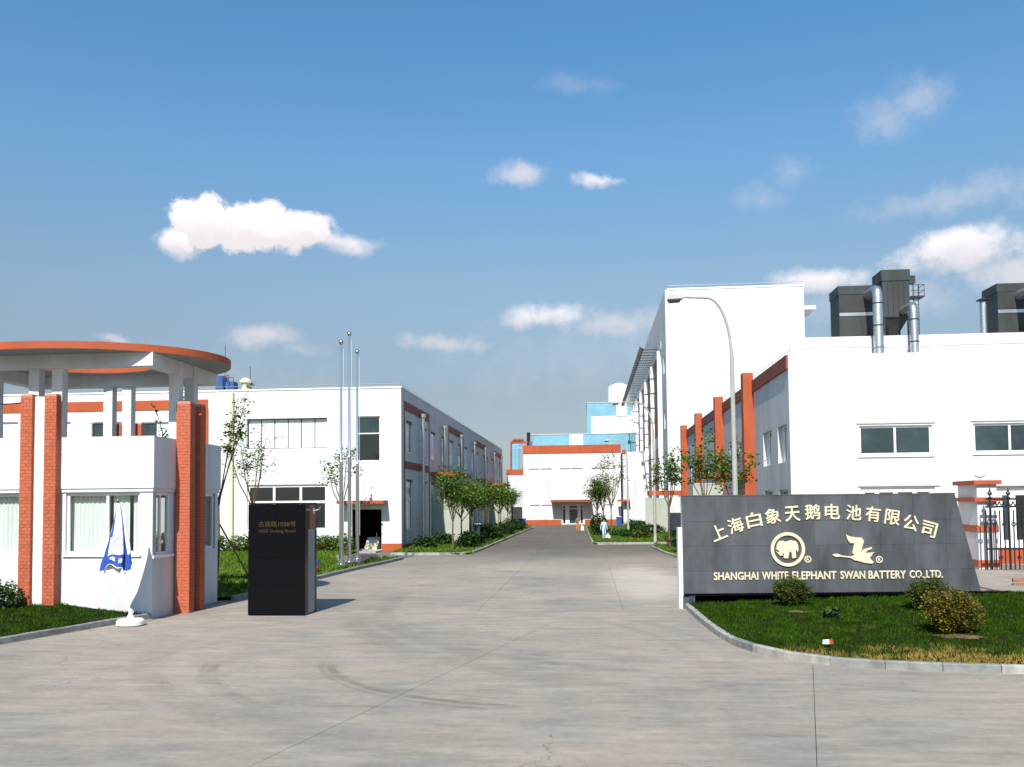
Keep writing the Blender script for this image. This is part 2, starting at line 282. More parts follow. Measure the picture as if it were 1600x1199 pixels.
# ------------------------------------------------------------------ mesh helpers
class MB:
    def __init__(s): s.v = []; s.f = []
    def box(s, x0, x1, y0, y1, z0, z1):
        n = len(s.v); s.v += [(x, y, z) for z in (z0, z1) for x, y in ((x0, y0), (x1, y0), (x1, y1), (x0, y1))]
        s.f += [tuple(n+i for i in q) for q in ((0, 3, 2, 1), (4, 5, 6, 7), (0, 1, 5, 4), (1, 2, 6, 5), (2, 3, 7, 6), (3, 0, 4, 7))]; return s
    def quad(s, a, b, c, d):
        n = len(s.v); s.v += [tuple(a), tuple(b), tuple(c), tuple(d)]; s.f.append((n, n+1, n+2, n+3)); return s
    def hexa(s, p):                                   # eight corners, bottom four then top four, counter-clockwise
        n = len(s.v); s.v += [tuple(q) for q in p]
        s.f += [tuple(n+i for i in q) for q in ((0, 3, 2, 1), (4, 5, 6, 7), (0, 1, 5, 4), (1, 2, 6, 5), (2, 3, 7, 6), (3, 0, 4, 7))]; return s
    def tube(s, pts, rad, k=10, caps=True):
        pts = [Vector(p) for p in pts]; rad = rad if isinstance(rad, (list, tuple)) else [rad]*len(pts)
        n0 = len(s.v); ref = None
        for i, p in enumerate(pts):
            t = (pts[min(i+1, len(pts)-1)] - pts[max(i-1, 0)]).normalized()
            if ref is None: ref = Vector((1, 0, 0)) if abs(t.x) < .8 else Vector((0, 1, 0))
            a = (ref - t*ref.dot(t)).normalized(); ref = a; b = t.cross(a)
            for j in range(k):
                q = 2*math.pi*j/k; s.v.append(tuple(p + (a*math.cos(q) + b*math.sin(q))*rad[i]))
        for i in range(len(pts)-1):
            for j in range(k):
                s.f.append((n0+i*k+j, n0+i*k+(j+1) % k, n0+(i+1)*k+(j+1) % k, n0+(i+1)*k+j))
        if caps:
            s.f.append(tuple(n0+j for j in reversed(range(k)))); s.f.append(tuple(n0+(len(pts)-1)*k+j for j in range(k)))
        return s
    def lathe(s, prof, c=(0, 0, 0), k=20):
        n0 = len(s.v)
        for r, z in prof:
            for j in range(k): q = 2*math.pi*j/k; s.v.append((c[0]+r*math.cos(q), c[1]+r*math.sin(q), c[2]+z))
        for i in range(len(prof)-1):
            for j in range(k): s.f.append((n0+i*k+j, n0+i*k+(j+1) % k, n0+(i+1)*k+(j+1) % k, n0+(i+1)*k+j))
        s.f.append(tuple(n0+j for j in reversed(range(k)))); s.f.append(tuple(n0+(len(prof)-1)*k+j for j in range(k))); return s
    def prism(s, poly, O, U, V, N):                   # polygon in (U, V) pushed along N (vector with its length)
        n = len(s.v); O, U, V, N = Vector(O), Vector(U), Vector(V), Vector(N); m = len(poly)
        s.v += [tuple(O+U*a+V*b) for a, b in poly] + [tuple(O+U*a+V*b+N) for a, b in poly]
        s.f += [tuple(n+m+i for i in range(m)), tuple(n+i for i in reversed(range(m)))]
        s.f += [(n+i, n+(i+1) % m, n+m+(i+1) % m, n+m+i) for i in range(m)]; return s
    def build(s, name, m, parent=None, smooth=False, ang=40, local=False, bevel=0.0, sharp=None):
        off = Vector((0, 0, 0))
        if parent is not None and not local:
            r = parent
            while r.parent is not None: r = r.parent
            off = r.location
        me = bpy.data.meshes.new(name); me.from_pydata([(v[0]-off.x, v[1]-off.y, v[2]-off.z) for v in s.v], [], s.f); me.update()
        if bevel > 0:
            import bmesh
            bm = bmesh.new(); bm.from_mesh(me); bmesh.ops.recalc_face_normals(bm, faces=bm.faces)
            bmesh.ops.bevel(bm, geom=[e for e in bm.edges if len(e.link_faces) == 2 and e.calc_face_angle(0) > .5], offset=bevel, segments=2, affect='EDGES', clamp_overlap=True); bm.to_mesh(me); bm.free()
        me.materials.append(MATS[m])
        if smooth: me.polygons.foreach_set('use_smooth', [True]*len(me.polygons)); me.set_sharp_from_angle(angle=R(ang))
        o = bpy.data.objects.new(name, me); COL.objects.link(o)
        if parent is not None: o.parent = parent
        return o
def tag(o, label=None, cat=None, group=None, kind=None):
    if label: o['label'] = label
    if cat: o['category'] = cat
    if group: o['group'] = group
    if kind: o['kind'] = kind
    return o
def thing(name, loc, label=None, cat=None, group=None, kind=None, rz=0.0):
    o = bpy.data.objects.new(name, None); COL.objects.link(o); o.location = loc; o.rotation_euler = (0, 0, rz); o.empty_display_size = .3
    return tag(o, label, cat, group, kind)
def B(x0, x1, y0, y1, z0, z1): return MB().box(x0, x1, y0, y1, z0, z1)
ORD = ['first', 'second', 'third', 'fourth', 'fifth', 'sixth', 'seventh', 'eighth', 'ninth', 'tenth', 'eleventh', 'twelfth', 'thirteenth', 'fourteenth', 'fifteenth', 'sixteenth']

class Wall:
    """a wall plane: origin, u direction, inward normal; v is height. Openings are real, with reveals."""
    def __init__(s, O, U, N): s.O, s.U, s.N = Vector(O), Vector(U).normalized(), Vector(N).normalized(); s.holes = []; s.wins = []
    def p(s, u, v, d=0.0): return s.O + s.U*u + Vector((0, 0, v)) + s.N*d
    def hole(s, u0, u1, v0, v1): s.holes.append((min(u0, u1), max(u0, u1), v0, v1))
    def mesh(s, mb, u0, u1, v0, v1, depth=0.22, back=False):
        us = sorted({u0, u1, *[h[0] for h in s.holes], *[h[1] for h in s.holes]}); vs = sorted({v0, v1, *[h[2] for h in s.holes], *[h[3] for h in s.holes]})
        us = [u for u in us if u0 <= u <= u1]; vs = [v for v in vs if v0 <= v <= v1]
        for i in range(len(us)-1):
            for j in range(len(vs)-1):
                cu, cv = (us[i]+us[i+1])/2, (vs[j]+vs[j+1])/2
                if any(h[0] < cu < h[1] and h[2] < cv < h[3] for h in s.holes): continue
                mb.quad(s.p(us[i], vs[j]), s.p(us[i+1], vs[j]), s.p(us[i+1], vs[j+1]), s.p(us[i], vs[j+1]))
                if back: mb.quad(s.p(us[i], vs[j], depth), s.p(us[i], vs[j+1], depth), s.p(us[i+1], vs[j+1], depth), s.p(us[i+1], vs[j], depth))
        for a, b, c, d in s.holes:
            for (p, q) in (((a, c), (b, c)), ((b, c), (b, d)), ((b, d), (a, d)), ((a, d), (a, c))):
                mb.quad(s.p(*p), s.p(*p, depth), s.p(*q, depth), s.p(*q))
        return mb
    def bar(s, mb, u0, u1, v0, v1, d0, d1):
        P = [s.p(u, v, d) for v in (v0, v1) for (u, d) in ((u0, d0), (u1, d0), (u1, d1), (u0, d1))]; return mb.hexa(P)
    def window(s, parent, u0, u1, v0, v1, cols, rows, panes, depth=0.12, fw=0.07, frame='white_paint', name='window'):
        """cols / rows: fractional split positions; panes: material name or list cycled over the cells"""
        if u0 > u1: u0, u1 = u1, u0
        us = [u0] + [u0+(u1-u0)*c for c in cols] + [u1]; vs = [v0] + [v0+(v1-v0)*c for c in rows] + [v1]
        mb = MB(); h = fw/2
        s.bar(mb, u0, u1, v0, v0+fw, depth, depth+.07); s.bar(mb, u0, u1, v1-fw, v1, depth, depth+.07)
        s.bar(mb, u0, u0+fw, v0+fw, v1-fw, depth, depth+.07); s.bar(mb, u1-fw, u1, v0+fw, v1-fw, depth, depth+.07)
        for u in us[1:-1]: s.bar(mb, u-h, u+h, v0+fw, v1-fw, depth+.003, depth+.067)
        for v in vs[1:-1]: s.bar(mb, u0+fw, u1-fw, v-h, v+h, depth+.006, depth+.064)
        w = mb.build(name, frame, parent); k = 0
        for j in range(len(vs)-1):
            for i in range(len(us)-1):
                m = panes if isinstance(panes, str) else panes[k % len(panes)]; k += 1
                s.bar(MB(), us[i]+h, us[i+1]-h, vs[j]+h, vs[j+1]-h, 0, 0)
                pm = MB(); s.bar(pm, us[i]+h*.9, us[i+1]-h*.9, vs[j]+h*.9, vs[j+1]-h*.9, depth+.032, depth+.042); pm.build('pane', m, w)
        return w
    def plate(s, parent, name, m, u0, u1, v0, v1, proud=.02, thick=None):
        mb = MB(); s.bar(mb, min(u0, u1), max(u0, u1), v0, v1, -proud, thick if thick is not None else -.001); return mb.build(name, m, parent)

# ------------------------------------------------------------------ ground, road, lawns
tag(B(-3000, 3000, -300, 4500, -1.2, -0.10).build('ground', 'earth'), kind='structure')
road = thing('road', (0, 0, 0), kind='structure')
MB().quad((-70, -12, -.045), (70, -12, -.045), (70, 140, -.045), (-70, 140, -.045)).build('road_bed', 'joint_dark', road)
def slab(p):
    MB().hexa([(x, y, -.06) for x, y in p] + [(x, y, 0) for x, y in p]).build('concrete_slab', 'concrete_road', road)
SK = 0.235; g2 = 0.0045
for r, (y0, y1) in enumerate([(-10, 1.5), (1.5, 25.3)]):
    for c in range(-5, 8):
        e = lambda k, y: -3.3 + 6.4*k + SK*(y-13)
        slab([(e(c, y0)+g2, y0+g2), (e(c+1, y0)-g2, y0+g2), (e(c+1, y1)-g2, y1-g2), (e(c, y1)+g2, y1-g2)])
xs = [-36, -24, -16.4, -11.6, -7.4, -3.2, 0.9, 5.0, 12, 22, 34, 46]
ys = [25.3, 37, 49, 61, 73, 85, 97, 109, 121, 132]
for j in range(len(ys)-1):
    for i in range(len(xs)-1):
        if ys[j] > 70 and not (-9 < (xs[i]+xs[i+1])/2 < 6): continue
        slab([(xs[i]+g2, ys[j]+g2), (xs[i+1]-g2, ys[j]+g2), (xs[i+1]-g2, ys[j+1]-g2), (xs[i]+g2, ys[j+1]-g2)])

def smooth_path(P, n=8):
    out = []
    for i in range(len(P)-1):
        p0, p1, p2, p3 = [Vector((*P[max(0, min(len(P)-1, k))], 0)) for k in (i-1, i, i+1, i+2)]
        for t in range(n):
            t /= n; out.append(0.5*((2*p1)+(p2-p0)*t+(2*p0-5*p1+4*p2-p3)*t*t+(3*p1-p0-3*p2+p3)*t**3))
    out.append(Vector((*P[-1], 0))); return out
def kerb(path, m='kerb_stone', h=.15, w=.14, L=.95, label=None):
    root = thing('kerb', (path[0].x, path[0].y, 0), kind='structure')
    # resample in stones of length L, width towards the left of the walking direction
    d = [0]
    for a, b in zip(path, path[1:]): d.append(d[-1]+(b-a).length)
    def pt(s):
        for i in range(len(d)-1):
            if s <= d[i+1]: t = (s-d[i])/max(1e-6, d[i+1]-d[i]); return path[i].lerp(path[i+1], t)
        return path[-1]
    n = max(1, round(d[-1]/L)); st = d[-1]/n
    for i in range(n):
        a, b = pt(i*st), pt((i+1)*st); t = (b-a).normalized(); nn = Vector((-t.y, t.x, 0)); a = a+t*.006; b = b-t*.006
        hh = h+random.uniform(-.006, .006); c = .02
        pts = [a, b, b+nn*w, a+nn*w]; mid = [a+nn*0.0, b+nn*0.0, b+nn*w, a+nn*w]
        mb = MB().hexa([(p.x, p.y, -.05) for p in pts] + [(p.x, p.y, hh-c) for p in mid])
        top = [a+nn*c, b+nn*c, b+nn*(w-c*.5), a+nn*(w-c*.5)]; k = len(mb.v); mb.f.pop(1)
        mb.v += [(p.x, p.y, hh) for p in top]; mb.f += [(k, k+1, k+2, k+3)] + [(4+q, 4+(q+1) % 4, k+(q+1) % 4, k+q) for q in range(4)]
        mb.build('kerb_stone', m if random.random() > .25 else ('kerb_dark' if m == 'kerb_stone' else m), root)
    return root

from mathutils import noise as MN
def lawn(name, poly, zfun, step, blades, hb, wb, m, cull=None):
    """poly: outline (x, y); zfun(x, y): height of the turf; returns nothing"""
    def inside(x, y):
        r = False; n = len(poly)
        for i in range(n):
            (x1, y1), (x2, y2) = poly[i], poly[(i+1) % n]
            if (y1 > y) != (y2 > y) and x < (x2-x1)*(y-y1)/(y2-y1)+x1: r = not r
        return r
    import bmesh
    bm = bmesh.new(); f = bm.faces.new([bm.verts.new((x, y, 0)) for x, y in poly])
    if f.normal.z < 0: f.normal_flip()
    x0, x1 = min(p[0] for p in poly), max(p[0] for p in poly); y0, y1 = min(p[1] for p in poly), max(p[1] for p in poly)
    for ax, lo, hi in ((0, x0, x1), (1, y0, y1)):
        k = int((hi-lo)/step)
        for i in range(1, k):
            co = [0, 0, 0]; no = [0, 0, 0]; co[ax] = lo+i*(hi-lo)/k; no[ax] = 1
            bmesh.ops.bisect_plane(bm, geom=bm.verts[:]+bm.edges[:]+bm.faces[:], plane_co=co, plane_no=no)
    for v in bm.verts: v.co.z = zfun(v.co.x, v.co.y)
    bm.normal_update()
    for f in bm.faces:
        if f.normal.z < 0: f.normal_flip()
    me = bpy.data.meshes.new(name); bm.to_mesh(me); bm.free(); me.materials.append(MATS['thatch' if m == 'grass_near' else m]); o = bpy.data.objects.new(name, me); COL.objects.link(o); tag(o, kind='structure')
    V = []; F = []; n = 0; tries = 0
    while n < blades and tries < blades*6:
        tries += 1
        x, y = random.uniform(x0, x1), random.uniform(y0, y1)
        if not inside(x, y): continue
        cl = MN.noise((x*2.1, y*2.1, 3.1))*.7+MN.noise((x*5.3, y*5.3, 1.1))*.5
        if random.random() > .62 + cl*.9: continue
        z = zfun(x, y)-.01; h = hb*random.uniform(.5, 1.25)*(1+cl*.9); w = wb*random.uniform(.7, 1.3); a = random.uniform(0, 6.283); lean = h*random.uniform(.1, .8); b = random.uniform(0, 6.283)
        k = len(V); V += [(x-w*math.cos(a), y-w*math.sin(a), z), (x+w*math.cos(a), y+w*math.sin(a), z), (x+lean*math.cos(b), y+lean*math.sin(b), z+h)]; F.append((k, k+1, k+2)); n += 1
    me = bpy.data.meshes.new('grass'); me.from_pydata(V, [], F); me.materials.append(MATS[m]); g = bpy.data.objects.new('grass', me); COL.objects.link(g)
    return g

# right-hand bed in front of the sign
KR = smooth_path([(2.66, 25.9), (2.70, 23.4), (2.82, 20.6), (3.05, 18.9), (3.75, 17.45), (4.9, 16.72), (6.4, 16.38), (9.5, 16.05), (13, 15.7), (17, 15.2), (22, 14.6)])
kerb(KR)
def z_right(x, y):
    t = max(0, min(1, (y-16.8)/8.5)); s = max(0, min(1, (x-3.2)/7.0)); t = t*t*(3-2*t)
    return .11 + .03*t + .20*t*s + .03*MN.noise((x*1.3, y*1.3, 0)) + .012*MN.noise((x*4, y*4, 5))
poly_r = [(p.x+.10 if p.y > 19 else p.x+.06, p.y+(.10 if p.y < 19 else 0)) for p in KR] + [(22, 27.6), (13.6, 27.3), (2.76, 26.0)]
tag(lawn('lawn', poly_r, z_right, .45, 130000, .075, .012, 'grass_near'), 'dark green turf in the bed before the company sign, dry along the rounded kerb', 'grass', kind='stuff')
# left-hand bed before the guard booth
KL = smooth_path([(-11.83, 23.42), (-12.0, 22.9), (-12.35, 21.9), (-13.0, 19.2), (-13.9, 17.0), (-16, 14.6)])
kerb(KL[::-1], 'kerb_dark')
def z_left(x, y):
    d = max(0, min(1, (-12.1-x)/2.2)); e = max(0, min(1, (y-18.5)/4)); return .12 + .26*d*e + .03*MN.noise((x*1.3, y*1.3, 0))
poly_l = [(p.x-.1, p.y) for p in KL] + [(-22, 14.6), (-22, 23.46), (-11.9, 23.46)]
tag(lawn('lawn', poly_l, z_left, .45, 46000, .075, .012, 'grass_near'), 'dark green turf against the front of the guard booth', 'grass', kind='stuff')
# lawn beside the left workshop
z_flat = lambda x, y: .11 + .03*MN.noise((x*.6, y*.6, 0))
KA = smooth_path([(-11.35, 28.0), (-11.2, 31), (-11.1, 36), (-10.85, 41), (-10.5, 45.5), (-10.3, 49.2)])
kerb(KA, 'kerb_dark', L=1.2); kerb([Vector((-10.3, 49.2, 0)), Vector((-14.6, 50.2, 0))], L=1.2)
tag(lawn('lawn', [(p.x-.1, p.y) for p in KA] + [(-14.6, 50.2), (-14.8, 57.5), (-34, 57.5), (-34, 28)], z_flat, 2.0, 42000, .15, .03, 'grass_far'), 'green lawn behind the guard booth, round the flagpoles', 'grass', kind='stuff')
KB = [Vector((-12.0, 53.4, 0)), Vector((-7.8, 53.2, 0)), Vector((-7.15, 53.9, 0)), Vector((-7.05, 60, 0)), Vector((-7.05, 80, 0)), Vector((-7.0, 112, 0))]
kerb(KB, L=1.5)
tag(lawn('lawn', [(-12.1, 53.5), (-7.85, 53.3), (-7.2, 54), (-7.15, 112), (-12.1, 112)], z_flat, 3.0, 26000, .16, .04, 'grass_far'), 'strip of lawn along the left workshop under its row of trees', 'grass', kind='stuff')
KC = [Vector((4.6, 28.5, 0)), Vector((5.1, 40, 0)), Vector((5.0, 45.5, 0)), Vector((4.35, 53, 0)), Vector((4.05, 60.5, 0)), Vector((4.6, 62.0, 0)), Vector((9.4, 62.6, 0))]
kerb(KC[::-1], L=1.3)
tag(lawn('lawn', [(p.x+.1, p.y) for p in KC] + [(9.6, 62.5), (9.6, 28.5)], z_flat, 3.0, 24000, .15, .035, 'grass_far'), 'strip of lawn behind the sign beside the near right workshop', 'grass', kind='stuff')
KD = [Vector((-.45, 112, 0)), Vector((-.2, 90, 0)), Vector((.1, 70, 0)), Vector((.15, 66.4, 0)), Vector((.6, 65.9, 0)), Vector((8.0, 66.2, 0))]
kerb(KD, L=1.5)
tag(lawn('lawn', [(p.x+.1, p.y) for p in KD] + [(8.2, 66.4), (8.2, 112)], z_flat, 3.0, 26000, .16, .04, 'grass_far'), 'lawn right of the road beyond the side lane', 'grass', kind='stuff')

# ------------------------------------------------------------------ left workshop building
LX, LY0, LY1, LH = -12.2, 57.6, 126.0, 10.7
ws = thing('workshop_building', (LX, LY0, 0), 'long white two-storey workshop left of the road with brown window frames on its side', 'building')
front = Wall((LX, LY0, 0), (-1, 0, 0), (0, 1, 0))           # u runs to the left from the corner
U = lambda px, py=750: LX - at(px, py, LY0).x
Z = lambda py, px=500: at(px, py, LY0).z
wf1 = (U(511), U(385), Z(700), Z(653)); wf2 = (U(594), U(557), Z(722), Z(652)); wf3 = (U(511), U(386), Z(829), Z(757)); dr = (U(596), U(550), .12, Z(797))
wfl = [(U(268, 680), U(221, 680), Z(696, 240), Z(660, 240)), (U(28, 680), U(-20, 680), Z(696, 10), Z(660, 10)), (U(190, 680), U(143, 680), Z(696, 160), Z(660, 160)), (U(110, 680), U(63, 680), Z(696, 90), Z(660, 90))]
for w in (wf1, wf2, wf3, dr, *wfl): front.hole(*w)
side = Wall((LX, LY0, 0), (0, 1, 0), (-1, 0, 0))
SW = []
for b in range(7):
    y0 = 0.9 + b*9.42
    for (a, c) in ((0.75, 2.75), (6.0, 8.2)): SW.append((y0+a, y0+c))
for (a, c) in SW: side.hole(a, c, 6.55, 8.75); side.hole(a, c, 1.35, 4.75)
mb = MB(); front.mesh(mb, 0, 46, 0, LH, .36); side.mesh(mb, 0, LY1-LY0, 0, LH)
mb.quad((LX-46, LY1, 0), (LX, LY1, 0), (LX, LY1, LH), (LX-46, LY1, LH)).quad((LX-46, LY0, 0), (LX-46, LY0, LH), (LX-46, LY1, LH), (LX-46, LY1, 0))
mb.build('wall', 'white_render', ws)
MB().box(LX-45.9, LX-.25, LY0+.25, LY1-.1, LH-.5, LH-.3).build('roof', 'grey_render', ws)
mb = MB().box(LX-46.04, LX+.05, LY0-.05, LY0+.22, LH+.001, LH+.10); mb.box(LX-.22, LX+.05, LY0+.221, LY1, LH+.001, LH+.10); mb.build('coping', 'white_paint', ws)
front.window(ws, *wf1, [1/6, 2/6, 3/6, 4/6, 5/6], [], 'glass_pale', depth=.28, fw=.055, frame='collector_grey')  # dark frame colour paints in the frames' shadow lines
front.window(ws, *wf2, [], [.62], ['glass_dark', 'glass_teal'], depth=.12)
front.window(ws, *wf3, [1/3, 2/3], [.62], 'glass_dark', depth=.12, fw=.16)
for w in wfl: front.window(ws, *w, [.5], [], ['glass_pale', 'glass_teal'])
for i, (a, c) in enumerate(SW):
    side.window(ws, a, c, 6.55, 8.75, [.5], [], 'glass_pale' if i % 5 else ['glass_pale', 'glass_teal'], depth=.07, fw=.09)
    for zz in (8.75, 4.75): side.plate(ws, 'head_strip', 'collector_dark', a+.02, c-.02, zz-.16, zz-.004, -.02, .065)  # dark strip across the top of each side window
    side.window(ws, a, c, 1.35, 4.75, [.5], [.6], 'glass_pale' if i % 4 else ['glass_pale', 'glass_dark'], depth=.07, fw=.09)
# entrance: dark porch, two cream steps, rails, red canopy and plinth
mb = MB(); e0, e1 = dr[0], dr[1]
x0, x1 = LX-e1, LX-e0; zt = dr[3]
mb.quad((x0, LY0+3, .1), (x1, LY0+3, .1), (x1, LY0+3, zt), (x0, LY0+3, zt)).quad((x0, LY0+.2, .1), (x0, LY0+3, .1), (x0, LY0+3, zt), (x0, LY0+.2, zt)).quad((x1, LY0+.2, .1), (x1, LY0+.2, zt), (x1, LY0+3, zt), (x1, LY0+3, .1)).quad((x0, LY0+.2, zt), (x0, LY0+3, zt), (x1, LY0+3, zt), (x1, LY0+.2, zt))
door = mb.build('doorway', 'dark_inside', ws)
xc = x0+(x1-x0)*.55
for k in range(4): B(xc-.42, xc+.42, LY0+.55+k*.3, LY0+2.9, .12+k*.19, .12+(k+1)*.19-.002).build('step', 'cream_paint' if k < 2 else 'grey_render', door)
MB().tube([(xc+.45, LY0+.5, .12), (xc+.45, LY0+.5, 1.2), (xc+.45, LY0+2, 1.9)], .025, 6).build('handrail', 'steel', door)
B(x0-.02, x1+.02, LY0-1.6, LY0+2.9, -.02, .1).build('threshold', 'kerb_stone', door)
c0, c1 = LX-U(534, 785), LX-U(606, 785); cz = Z(788)
cn = B(c0, c1, LY0-1.25, LY0-.004, cz, cz+.20).build('canopy', 'orange_render', ws)
B(c0+.15, c1-.15, LY0-1.1, LY0-.006, cz-.06, cz-.001).build('canopy_soffit', 'grey_render', cn)
for (a, b) in ((0.0, e0-.02), (e1+.02, U(380))): front.plate(ws, 'plinth', 'orange_render', a, b, .0, .52, .03)
side.plate(ws, 'plinth', 'brown_render', 0.0, LY1-LY0-.1, .0, .42, .028)
# orange band and its upright on the left part of the front
zb0, zb1 = Z(643, 150), Z(628, 150)
front.plate(ws, 'orange_band', 'orange_render', U(325, 640), 45.5, zb0, zb1, .05); front.plate(ws, 'orange_band', 'orange_render', U(326, 640), U(317, 640), .6, zb0-.002, .052)
# brown frames and thin grooves on the side
for b in range(0, 7, 2):
    y0 = .9 + b*9.42
    side.plate(ws, 'brown_band', 'brown_render', y0, y0+9.35, 9.35, 9.95, .04); side.plate(ws, 'brown_band', 'brown_render', y0, y0+9.35, 5.45, 5.95, .04)
    for yy in (y0, y0+9.2): side.plate(ws, 'frame_strip', 'brown_render', yy, yy+.15, .45, 9.348, .038)
for i in range(7):                                           # steel rainwater pipes with hopper heads
    y = LY0 + 6.1 + i*9.75
    dp = MB().tube([(LX+.30, y, .1), (LX+.30, y, 9.35)], .13, 10).build('downpipe', 'galvanised', ws, smooth=True)
    MB().lathe([(.13, 0), (.21, .06), (.21, .30), (.14, .34)], (LX+.30, y, 9.25), 12).build('hopper_head', 'galvanised', dp, smooth=True)
    mbk = MB()
    for z in (2.2, 5, 7.6): mbk.box(LX+.0, LX+.18, y-.04, y+.04, z, z+.06)
    mbk.build('bracket', 'galvanised', dp)
MB().tube([(LX-U(363), LY0-.10, .2), (LX-U(363), LY0-.10, LH-.1)], .11, 10).build('downpipe', 'cream_paint', ws, smooth=True)
mb = MB(); 
for k in range(0, 46, 3): mb.tube([(LX-k-.1, LY0+.1, LH+.1), (LX-k-.1, LY0+.1, LH+.32)], .012, 5)
mb.tube([(LX-.1, LY0+.1, LH+.32), (LX-46, LY0+.1, LH+.32)], .014, 5)
for k in range(3, 68, 3): mb.tube([(LX-.1, LY0+k, LH+.1), (LX-.1, LY0+k, LH+.32)], .012, 5)
mb.tube([(LX-.1, LY0+.1, LH+.32), (LX-.1, LY1, LH+.32)], .014, 5); mb.build('lightning_rail', 'galvanised', ws)
# side porches: orange canopy slab over an olive screen wall
def porch(parent, xa, xb, y0, y1, z0, z1):
    B(xa, xb, y0, y1, z0, z1).build('canopy', 'orange_render', parent)
for y in (68.3, 105.8): porch(ws, LX+.003, LX+2.15, y, y+8.6, 5.25, 5.55)
def screen(x0, x1, y0, z, label, cat='wall'):
    s = thing('screen_wall', ((x0+x1)/2, y0, 0), label, cat, 'olive screen walls of the side porches')
    B(x0, x1, y0, y0+.22, 0, z).build('panel', 'olive_render', s); B(x0-.04, x1+.04, y0-.03, y0+.25, z+.001, z+.07).build('coping', 'grey_render', s)
screen(LX+.04, LX+2.9, 68.9, 3.75, 'olive screen wall against the left workshop below its nearer orange canopy')
screen(LX+.04, LX+2.9, 106.5, 3.75, 'olive screen wall far down the side of the left workshop')
eb = thing('electrical_cabinet', (-9.0, 70.5, 0), 'small dark green electrical cabinet beside the first row tree on the left', 'cabinet')
B(-9.5, -8.6, 70.2, 70.8, .05, 1.45).build('body', 'glass_teal', eb, bevel=.02); B(-9.55, -8.55, 70.15, 70.85, 1.452, 1.52).build('lid', 'grey_render', eb)
# roof things
rm = thing('roof_machine', at(352, 606, 60), 'blue machine on the roof of the left workshop', 'machine')
p = at(340, 606, 60); q = at(368, 589, 60); w_ = q.x-p.x
B(p.x, p.x+w_*.42, 59.6, 60.6, p.z-.4, q.z+.05).build('tank', 'machine_blue', rm, bevel=.05); B(p.x+w_*.5, q.x, 59.7, 60.5, p.z-.4, q.z-.35).build('motor', 'machine_blue', rm, bevel=.04)
MB().tube([(p.x+w_*.3, 59.9, q.z), (p.x+w_*.62, 59.9, q.z+.1), (p.x+w_*.62, 59.9, q.z-.5)], .06, 8).build('pipe', 'wood', rm); mb = MB()
for t in (.5, .75, 1.0): mb.tube([(p.x+w_*t, 59.6, p.z), (p.x+w_*t, 59.6, q.z-.1)], .025, 5)
mb.tube([(p.x+w_*.5, 59.6, q.z-.1), (q.x, 59.6, q.z-.1)], .025, 5); mb.build('guard_rail', 'machine_blue', rm)
p = at(384, 604, 60); rv = thing('roof_vent', (p.x, 60, p.z-.5), 'cream mushroom vent at the roof edge of the left workshop', 'vent')
MB().lathe([(.26, 0), (.26, .72), (.42, .74), (.40, .9), (.22, 1.06), (.02, 1.12)], (p.x, 60, p.z-.5), 16).build('cowl', 'cream_paint', rv, smooth=True)
for i, (px, top, lab) in enumerate([(391, 573, 'thin aerial mast on the left workshop roof beside the cream vent'), (352, 540, 'taller thin aerial mast rising behind the booth canopy edge')]):
    p = at(px, top, 62); am = MB().tube([(p.x, 62, LH-.3), (p.x, 62, p.z)], .022, 5).build('aerial_mast', 'iron_black'); tag(am, lab, 'mast')

# ------------------------------------------------------------------ guard booth
BX, BY = -14.95, 25.65; bx0, bx1, by0, by1 = -18.05, -11.85, 23.5, 27.8
bt = thing('guard_booth', (BX, BY, 0), 'white guard booth with round orange canopy and red brick column pairs', 'guard booth')
ZS, ZW, ZP = 1.75, 3.44, 4.96
wF = Wall((bx0, by0, 0), (1, 0, 0), (0, 1, 0)); wR = Wall((bx1, by0, 0), (0, 1, 0), (-1, 0, 0)); wB = Wall((bx1, by1, 0), (-1, 0, 0), (0, -1, 0)); wL = Wall((bx0, by1, 0), (0, -1, 0), (1, 0, 0))
hF = [(.40, 2.48, ZS, ZW-.02), (3.72, 5.83, ZS, ZW-.02)]; hR = [(.08, 1.10, ZS-.05, ZW-.02), (2.85, 4.1, ZS-.05, ZW-.02)]; hB = [(.4, 2.4, ZS, ZW-.05), (3.7, 5.8, ZS, ZW-.05)]; hL = [(.2, 1.3, ZS, ZW-.05), (2.9, 4.1, ZS, ZW-.05)]
mb = MB()
for w, hs, L in ((wF, hF, bx1-bx0), (wR, hR, by1-by0), (wB, hB, bx1-bx0), (wL, hL, by1-by0)):
    for h in hs: w.hole(*h)
    w.mesh(mb, 0, L, 0, ZW, .2, back=True)
mb.build('wall', 'white_render', bt)
B(bx0+.2, bx1-.2, by0+.2, by1-.2, .05, .15).build('floor', 'grey_render', bt)
MB().box(bx0-.03, bx1+.03, by0-.04, by1+.04, ZW+.001, ZW+.14).build('ceiling_slab', 'white_render', bt)
for nm, a in (('parapet', (bx0-.06, bx1+.06, by0-.07, by0+.1)), ('parapet', (bx0-.06, bx1+.06, by1-.1, by1+.07)), ('parapet', (bx0-.06, bx0+.1, by0+.101, by1-.101)), ('parapet', (bx1-.1, bx1+.06, by0+.101, by1-.101))):
    B(*a, ZW+.10, ZP).build(nm, 'white_render', bt)
for w, hs in ((wF, hF), (wR, hR), (wB, hB), (wL, hL)):
    for h in hs: w.window(bt, *h, [.55] if h[1]-h[0] > 1.3 else [.5], [], 'glass_clear', depth=.07, fw=.075)
wF.plate(bt, 'window_sill', 'white_paint', 3.66, 5.89, ZS-.07, ZS-.002, .06); wR.plate(bt, 'window_sill', 'white_paint', .0, 1.2, ZS-.13, ZS-.053, .05)
